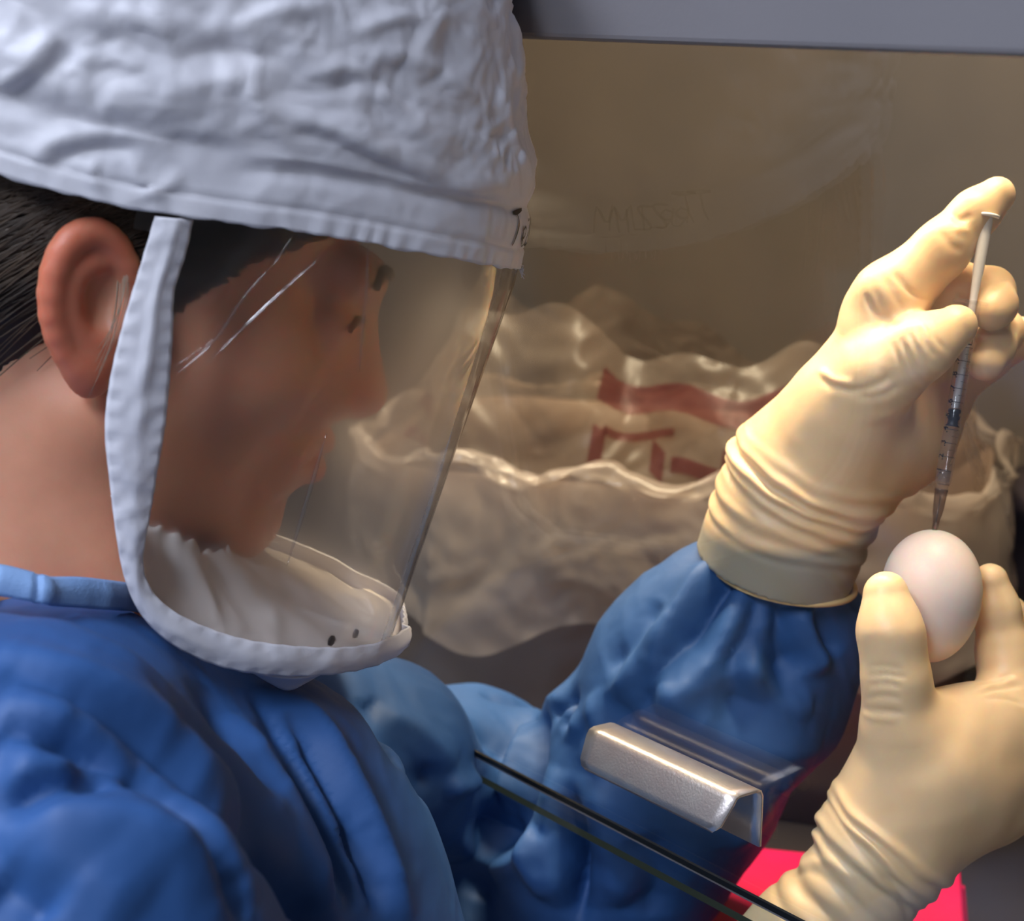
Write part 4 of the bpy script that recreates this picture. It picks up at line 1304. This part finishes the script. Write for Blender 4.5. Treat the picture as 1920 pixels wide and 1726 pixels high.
# ---- gloves
def glove(name, label, chains, folds, cuff_fn, h=0.00125, k=0.008, cut=None, rolls=None):
    allp = np.array([p for c in chains for p in c[0]]); rm = max(max(c[1]) for c in chains) + 0.012
    f = Field(allp.min(0) - rm, allp.max(0) + rm, h)
    for c in chains:
        f.chain(c[0], c[1], c[2] if len(c) > 2 else k)
    if cut is not None:
        c_, ax = cut
        sl, gg = f._sl(c_ - 0.09, c_ + 0.09)
        f.F[sl] = np.maximum(f.F[sl], (gg[0] - c_[0]) * ax[0] + (gg[1] - c_[1]) * ax[1] + (gg[2] - c_[2]) * ax[2])
    V, Q = f.mesh(); V = relax(V, Q, 2)
    V = apply_folds(V, Q, [(p, a * 0.7, w) for p, a, w in folds], 10)
    N = vnormals(V, Q)
    dsp = 0.0005 * noise3(V * 70)
    if rolls:
        c_, ax, lst = rolls
        sd = np.cross(ax, Fv); sd /= np.linalg.norm(sd)
        if sd @ Rv < 0: sd = -sd
        q = V - c_; s_ = q @ ax; t_ = q @ sd
        wp = 0.0035 * noise3(V * 32 + 7) + 0.0015 * noise3(V * 75)
        near = np.linalg.norm(q - np.outer(s_, ax), axis=1) < 0.06
        for (s0, tilt, amp, wid) in lst:
            x = s_ - s0 - tilt * t_ + wp
            m_ = 0.35 + 0.65 * np.clip(0.5 + 1.6 * noise3(V * 20 + 40 * s0), 0, 1)
            dsp = dsp + near * amp * m_ * (np.exp(-(x / wid) ** 2) - 0.8 * np.exp(-((x - 1.7 * wid) / (0.7 * wid)) ** 2))
    V = V + N * dsp[:, None]
    o = mesh_obj(name, V, Q, M['latex'], person); o['label'] = label
    at = o.data.attributes.new('cuff', 'FLOAT', 'POINT')
    at.data.foreach_set('value', cuff_fn(V).astype(np.float32))
    return o, V

# left hand with the syringe (thumb side to the viewer)
wr = W(1508, 900, 0.846)
Lch = [
    (N3((1444, 1075, 0.866), (1466, 1020, 0.860), (1488, 950, 0.852), (1508, 890, 0.846)), [0.0385, 0.0375, 0.0360, 0.0335], 0.012),
    (N3((1508, 900, 0.846), (1580, 780, 0.828), (1640, 640, 0.812)), [0.032, 0.0265, 0.019], 0.015),
    (N3((1520, 880, 0.850), (1640, 790, 0.848), (1705, 680, 0.842)), [0.034, 0.030, 0.019], 0.015),
    (N3((1560, 890, 0.858), (1690, 810, 0.862), (1760, 745, 0.868)), [0.030, 0.0245, 0.017], 0.015),
    # index pressing the plunger
    (N3((1648, 590, 0.812), (1668, 560, 0.808), (1766, 466, 0.804), (1828, 400, 0.804), (1870, 365, 0.804)), [0.0180, 0.0172, 0.0128, 0.0106, 0.0086], 0.006),
    # thumb
    (N3((1570, 800, 0.828), (1650, 705, 0.800), (1728, 652, 0.786), (1792, 611, 0.787)), [0.026, 0.0175, 0.0135, 0.0100], 0.009),
    # middle: curls behind the plunger, tip back at the barrel
    (N3((1690, 610, 0.832), (1790, 540, 0.826), (1858, 546, 0.818), (1866, 572, 0.806), (1858, 583, 0.802)), [0.0155, 0.0128, 0.0112, 0.0100, 0.0092], 0.004),
    # ring: tip faces down beside the barrel
    (N3((1722, 670, 0.852), (1830, 610, 0.850), (1878, 622, 0.838), (1862, 650, 0.818), (1848, 678, 0.808)), [0.0155, 0.0125, 0.0108, 0.0100, 0.0092], 0.004),
    # little finger reaching out to the right
    (N3((1755, 740, 0.868), (1850, 672, 0.868), (1910, 634, 0.864), (1965, 622, 0.852)), [0.014, 0.011, 0.0098, 0.0085], 0.004),
]
Lf_ = [
    # palm creases
    ([(1535, 700), (1560, 722), (1600, 732), (1640, 722), (1680, 700)], -0.0022, 0.0020),
    ([(1535, 692), (1562, 712), (1605, 720)], 0.0018, 0.0020),
    ([(1600, 745), (1650, 742), (1690, 720)], -0.0012, 0.0020),
    ([(1610, 790), (1680, 770), (1740, 720)], 0.0010, 0.0040),
    # thumb wrinkles
    ([(1672, 640), (1690, 680), (1712, 715), (1735, 735)], -0.0014, 0.0014),
    ([(1688, 632), (1706, 670), (1728, 704), (1752, 720)], -0.0016, 0.0014),
    ([(1704, 622), (1722, 658), (1744, 690), (1768, 704)], -0.0016, 0.0014),
    ([(1720, 612), (1738, 646), (1760, 675), (1784, 688)], -0.0014, 0.0014),
    ([(1738, 604), (1752, 632), (1772, 656), (1795, 668)], -0.0011, 0.0013),
    ([(1650, 690), (1690, 735), (1720, 752)], -0.0010, 0.0015),
    # index base and joints
    ([(1678, 510), (1698, 540), (1722, 556), (1745, 558)], -0.0018, 0.0016),
    ([(1660, 520), (1680, 560), (1700, 590)], -0.0010, 0.0016),
    ([(1640, 540), (1655, 580), (1670, 605)], -0.0009, 0.0016),
    ([(1620, 550), (1645, 590), (1690, 610)], -0.0014, 0.0018),
    ([(1762, 432), (1785, 462), (1808, 470)], -0.0010, 0.0022),
    ([(1778, 398), (1800, 412), (1822, 402)], -0.0014, 0.0018),
    ([(1790, 432), (1806, 430), (1818, 436)], 0.0010, 0.0020),
    ([(1752, 545), (1756, 570), (1770, 585)], -0.0012, 0.0015),
    ([(1795, 550), (1806, 562)], -0.0010, 0.0014),
    ([(1860, 545), (1878, 528), (1890, 525)], -0.0010, 0.0016),
    ([(1838, 640), (1856, 622), (1870, 618)], -0.0008, 0.0016),
]
def cuffL(V):
    x, y, d = proj(V)
    # cuff stretched over the sleeve: below a wavy line in the wrist's own frame
    ax = W(1450, 1070, 0.866) - W(1508, 890, 0.846); ax /= np.linalg.norm(ax)
    sd = np.cross(ax, Fv); sd /= np.linalg.norm(sd)
    q = V - W(1508, 890, 0.846); s = q @ ax; t = q @ sd
    edge = 0.0235 + t * -0.30 * np.sign(sd[0]) + 0.004 * noise3(V * 40 + 3)
    return np.clip((s - edge) / 0.006 + 0.3, 0, 1) * 0.85
axL = W(1450, 1070, 0.866) - W(1508, 890, 0.846); axL /= np.linalg.norm(axL)
CUT_L = W(1462, 1066, 0.8655)
gl, GLV = glove('glove', 'cream latex glove holding the syringe', Lch, Lf_, cuffL, cut=(CUT_L, axL),
                rolls=(W(1508, 890, 0.846), axL, [(-0.010, 0.15, 0.0012, 0.0024), (-0.003, 0.22, 0.0026, 0.0026), (0.0035, 0.18, 0.0024, 0.0022), (0.010, 0.25, 0.0028, 0.0030), (0.019, 0.10, 0.0016, 0.0028), (0.028, 0.05, 0.0014, 0.0026)]))

# rolled bead at the open end
def bead(c, ax, r1, r2, rt, parent, mat, ph=0.0, ref=None):
    ax = np.array(ax) / np.linalg.norm(ax); u = np.cross(ax, Fv) if ref is None else ref; u /= np.linalg.norm(u); w_ = np.cross(u, ax)
    n = 64; m = 8; V = []
    for i in range(n):
        a = 2 * math.pi * i / n
        c_ = c + (r1 * math.cos(a)) * u + (r2 * math.sin(a)) * w_ + ax * 0.0015 * math.sin(2 * a + ph); d_ = (math.cos(a) * u + math.sin(a) * w_)
        for j in range(m):
            b_ = 2 * math.pi * j / m; V.append(c_ + rt * (math.cos(b_) * d_ + math.sin(b_) * ax))
    Fc = [[i * m + j, ((i + 1) % n) * m + j, ((i + 1) % n) * m + (j + 1) % m, i * m + (j + 1) % m] for i in range(n) for j in range(m)]
    return mesh_obj('rolled_edge', V, Fc, mat, parent)
bead(CUT_L, axL, 0.0390, 0.0380, 0.0016, gl, M['bead'])

# right hand holding the egg (back of the hand to the viewer)
Rch = [
    (N3((1410, 1872, 0.815), (1520, 1760, 0.806), (1615, 1658, 0.800), (1662, 1590, 0.798), (1695, 1530, 0.798)), [0.0310, 0.0278, 0.0252, 0.0255, 0.0250], 0.010),
    (N3((1665, 1550, 0.797), (1740, 1440, 0.793), (1860, 1370, 0.806)), [0.0275, 0.028, 0.0195], 0.018),
    (N3((1690, 1540, 0.802), (1800, 1470, 0.806), (1930, 1400, 0.824)), [0.0255, 0.0255, 0.020], 0.018),
    (N3((1720, 1530, 0.806), (1850, 1480, 0.820), (1975, 1430, 0.848)), [0.022, 0.0215, 0.019], 0.015),
    # thumb
    (N3((1705, 1480, 0.792), (1690, 1360, 0.780), (1680, 1270, 0.774), (1670, 1185, 0.7715), (1661, 1113, 0.7745)), [0.0265, 0.0165, 0.0138, 0.0132, 0.0102], 0.010),
    (N3((1740, 1380, 0.790), (1830, 1350, 0.800)), [0.0165, 0.0160], 0.016),      # web
    # index
    (N3((1880, 1390, 0.808), (1892, 1330, 0.812), (1882, 1220, 0.819), (1868, 1140, 0.8185), (1857, 1088, 0.8165)), [0.0185, 0.0158, 0.0122, 0.0103, 0.0082], 0.006),
    # middle, ring, little finger: behind the egg, mostly hidden
    (N3((1935, 1400, 0.826), (1960, 1320, 0.848), (1950, 1225, 0.866), (1895, 1150, 0.858)), [0.018, 0.0135, 0.0112, 0.0088], 0.005),
    (N3((1975, 1430, 0.848), (2020, 1350, 0.872), (2010, 1255, 0.888), (1955, 1185, 0.882)), [0.016, 0.0125, 0.0105, 0.0085], 0.005),
    (N3((1985, 1465, 0.862), (2050, 1410, 0.885), (2060, 1330, 0.900), (2020, 1265, 0.897)), [0.014, 0.0112, 0.0095, 0.008], 0.005),
]
Rf_ = [
    ([(1628, 1250), (1660, 1248), (1692, 1256)], -0.0009, 0.0013), ([(1628, 1266), (1660, 1263), (1700, 1270)], -0.0012, 0.0013),
    ([(1628, 1285), (1660, 1281), (1690, 1287)], -0.0011, 0.0013), ([(1625, 1308), (1655, 1304), (1690, 1310)], -0.0012, 0.0014),
    ([(1622, 1328), (1660, 1332), (1700, 1338)], -0.0014, 0.0015), ([(1620, 1336), (1640, 1344), (1680, 1350)], 0.0010, 0.0016),
    ([(1828, 1290), (1860, 1276), (1900, 1262)], -0.0013, 0.0014), ([(1828, 1304), (1870, 1290), (1918, 1284)], -0.0015, 0.0015),
    ([(1840, 1310), (1880, 1308), (1920, 1318)], -0.0011, 0.0016), ([(1835, 1298), (1865, 1282), (1905, 1272)], 0.0010, 0.0014),
    ([(1655, 1640), (1690, 1680), (1702, 1726)], -0.0024, 0.0020),
    ([(1480, 1640), (1540, 1640), (1590, 1680), (1620, 1726)], -0.0014, 0.0024),
    ([(1500, 1620), (1560, 1615), (1610, 1650)], 0.0014, 0.0028),
]
def cuffR(V):
    ax = W(1500, 1760, 0.806) - W(1665, 1570, 0.798); ax /= np.linalg.norm(ax)
    q = V - W(1665, 1560, 0.798); s = q @ ax
    lowedge = np.clip((s - 0.055 + 0.010 * noise3(V * 45)) / 0.006, 0, 1) * 0.9
    return np.maximum(lowedge, np.clip(s / 0.012, 0, 1) * 0.36)
axR = W(1500, 1760, 0.806) - W(1665, 1570, 0.798); axR /= np.linalg.norm(axR)
gr_, GRV = glove('glove', 'cream latex glove holding the egg', Rch, Rf_, cuffR, cut=(W(1400, 1862, 0.814), axR),
                 rolls=(W(1665, 1565, 0.798), axR, [(-0.002, 0.0, 0.0022, 0.0024), (0.005, 0.08, 0.0018, 0.0022), (0.013, -0.05, 0.0020, 0.0028), (0.024, 0.1, 0.0016, 0.0030), (0.036, 0.0, 0.0016, 0.0034), (0.05, 0.1, 0.0014, 0.0034)]))
bead(W(1400, 1862, 0.814), axR, 0.033, 0.033, 0.0016, gr_, M['bead'])
# right sleeve end, below the picture, joining cuff and upper arm
fld = Field(np.array([-0.30, 0.36, 0.70]), np.array([0.24, 0.95, 1.12]), 0.005)
fld.chain(N3((330, 2020, 0.565), (560, 2600, 0.60), (1080, 2330, 0.70), (1300, 2060, 0.80), (1430, 1832, 0.811)), [0.062, 0.07, 0.058, 0.036, 0.025], 0.02)
V, Q = fld.mesh(); V = relax(V, Q, 2); N = vnormals(V, Q)
V = V + N * (0.003 * noise3(V * 22))[:, None]
mesh_obj('sleeve', V, Q, M['gown'], gown)

# ================================================================== egg
top, botp = W(1751, 993, 0.800), W(1742, 1240, 0.806)
ec = 0.5 * (top + botp); eax = top - botp; eh = np.linalg.norm(eax) / 2; eax /= np.linalg.norm(eax)
prof = []
for k in range(0, 41):
    a = math.pi * k / 40; y = -math.cos(a)
    r = 0.0232 * math.sqrt(max(1 - y * y, 0)) * (1 + 0.085 * y)
    prof.append((eh * y, max(r, 0.00002)))
b = MB(); b.lathe(ec, eax, prof, 56)
egg = tag(b.build('egg', M['eggshell'], None, True), 'pale pinkish white egg held between gloved thumb and finger', 'egg')

# ================================================================== syringe
sT, sB = W(1852, 401, 0.7960), W(1752, 996, 0.8000)
sx = sB - sT; SL = np.linalg.norm(sx); sx /= SL
def spt(py): return (py - 401) / (996 - 401) * SL
mm = 0.001
sy = empty('syringe', sB); tag(sy, 'slim graduated syringe with white plunger, its needle in the egg', 'syringe')
def lat(name, prof, mat, n=28, parent=sy):
    b = MB(); b.lathe(sT, sx, prof, n); return b.build(name, mat, parent, True)
d0 = 0.0
pl = lat('plunger_rod', [(0.0012, 1.2 * mm), (0.0016, 2.9 * mm), (spt(430), 2.85 * mm), (spt(500), 2.6 * mm), (spt(540), 2.0 * mm), (spt(568), 1.7 * mm), (spt(620), 1.9 * mm), (spt(764), 1.9 * mm)], M['white_plastic'], 24)
o = lat('thumb_rest', [(0.0, 5.0 * mm), (0.0003, 5.6 * mm), (0.0011, 5.7 * mm), (0.0015, 5.3 * mm)], M['white_plastic'], 36)
lat('stopper', [(spt(766), 2.2 * mm), (spt(767), 2.95 * mm), (spt(772), 3.0 * mm), (spt(774), 2.4 * mm), (spt(778), 2.4 * mm), (spt(780), 2.95 * mm), (spt(784), 2.95 * mm), (spt(786), 2.4 * mm), (spt(794), 2.5 * mm), (spt(797), 2.9 * mm), (spt(798), 2.0 * mm)], M['black_rubber'])
bo, bi = 3.75 * mm, 3.15 * mm
bar = lat('barrel', [(spt(566), bi), (spt(566), bo), (spt(903), bo), (spt(908), 3.0 * mm), (spt(922), 2.6 * mm)], M['barrel'], 32)
lat('liquid', [(spt(880), 2.6 * mm), (spt(881), 3.0 * mm), (spt(900), 3.0 * mm), (spt(904), 1.5 * mm)], M['liquid'])
# oval finger flange
fc = sT + sx * spt(567); fu = Rv - (Rv @ sx) * sx; fu /= np.linalg.norm(fu); fw = np.cross(sx, fu)
V = []; nn_ = 40
for (h_, sc) in ((-0.0008, 0.94), (-0.0005, 1.0), (0.0006, 1.0), (0.0009, 0.94)):
    for k in range(nn_):
        a = 2 * math.pi * k / nn_; V.append(fc + sx * h_ + fu * 9.2 * mm * sc * math.cos(a) + fw * 4.6 * mm * sc * math.sin(a))
Fc = [[j * nn_ + k, j * nn_ + (k + 1) % nn_, (j + 1) * nn_ + (k + 1) % nn_, (j + 1) * nn_ + k] for j in range(3) for k in range(nn_)]
Fc += [list(range(nn_))[::-1], [3 * nn_ + k for k in range(nn_)]]
mesh_obj('finger_flange', V, Fc, M['barrel'], sy, False)
lat('needle_hub', [(spt(916), 3.1 * mm), (spt(919), 3.3 * mm), (spt(921), 2.95 * mm), (spt(950), 2.6 * mm), (spt(962), 2.3 * mm), (spt(974), 1.6 * mm), (spt(993), 1.35 * mm), (spt(994), 1.1 * mm)], M['hub'])
lat('needle', [(spt(930), 0.3 * mm), (spt(1000), 0.3 * mm)], M['needle'], 10)
# printed scale: arcs on the barrel facing the viewer
vdir = CAM - sT; vdir -= (vdir @ sx) * sx; vdir /= np.linalg.norm(vdir); side = np.cross(vdir, sx)   # side: picture left or right
if side @ Rv < 0: side = -side
def on_barrel(h, ang, r=bo + 0.00012): return sT + sx * h + r * (vdir * math.cos(ang) + side * math.sin(ang))
tk = MB()
def tick(py, a0, a1, wd):
    h = spt(py); n = 6
    Vv = []
    for k in range(n):
        a = a0 + (a1 - a0) * k / (n - 1); Vv += [on_barrel(h - wd / 2, a), on_barrel(h + wd / 2, a)]
    tk.add(Vv, [[2 * k, 2 * k + 1, 2 * k + 3, 2 * k + 2] for k in range(n - 1)])
y0, stp = 908 - 1.0, 26.1
for i in range(101):
    py = 907 - i * 2.56
    if i % 10 == 0: tick(py, -0.55, 1.0, 0.00030)
    elif i % 5 == 0: tick(py, 0.12, 0.95, 0.00022)
    else: tick(py, 0.30, 0.90, 0.00016)
tick(798, -0.9, 1.0, 0.0003)
tk.build('scale_ticks', M['ink'], sy)
# numerals, reading up the barrel
def glyphs(name, text, size, h, ang, parent, rot=True):
    cu = bpy.data.curves.new(name, 'FONT'); cu.body = text; cu.size = size; cu.align_x = 'CENTER'; cu.align_y = 'CENTER'; cu.offset = size * 0.018
    to = bpy.data.objects.new(name, cu); COL.objects.link(to)
    dg = bpy.context.evaluated_depsgraph_get(); me = bpy.data.meshes.new_from_object(to.evaluated_get(dg))
    co = np.zeros(len(me.vertices) * 3); me.vertices.foreach_get('co', co); co = co.reshape(-1, 3)
    fcs = [list(p.vertices) for p in me.polygons]
    bpy.data.objects.remove(to); bpy.data.curves.remove(cu); bpy.data.meshes.remove(me)
    V = [on_barrel(h - (x if rot else y), ang + ((-y) if rot else x) / bo, bo + 0.00014) for x, y, _ in co]
    mesh_obj(name, V, fcs, M['ink'], parent, False)
for i in range(1, 11):
    py = 907 - i * 25.6 + 4
    glyphs('numeral', ('.%d' % i) if i < 10 else '1', 0.0042, spt(py - 3), -0.80, sy)
glyphs('mark', 'C', 0.0036, spt(637), 0.05, sy, False)
fr = MB()
for (pa, pb, aa, ab) in ((629, 629, -0.55, 0.75), (645, 645, -0.55, 0.75)):
    Vv = []
    for k in range(8):
        a = aa + (ab - aa) * k / 7; Vv += [on_barrel(spt(pa - 1), a), on_barrel(spt(pa + 1), a)]
    fr.add(Vv, [[2 * k, 2 * k + 1, 2 * k + 3, 2 * k + 2] for k in range(7)])
for a in (-0.55, 0.75):
    fr.add([on_barrel(spt(629), a - .05), on_barrel(spt(629), a + .05), on_barrel(spt(645), a + .05), on_barrel(spt(645), a - .05)], [[0, 1, 2, 3]])
fr.build('mark_frame', M['ink'], sy)
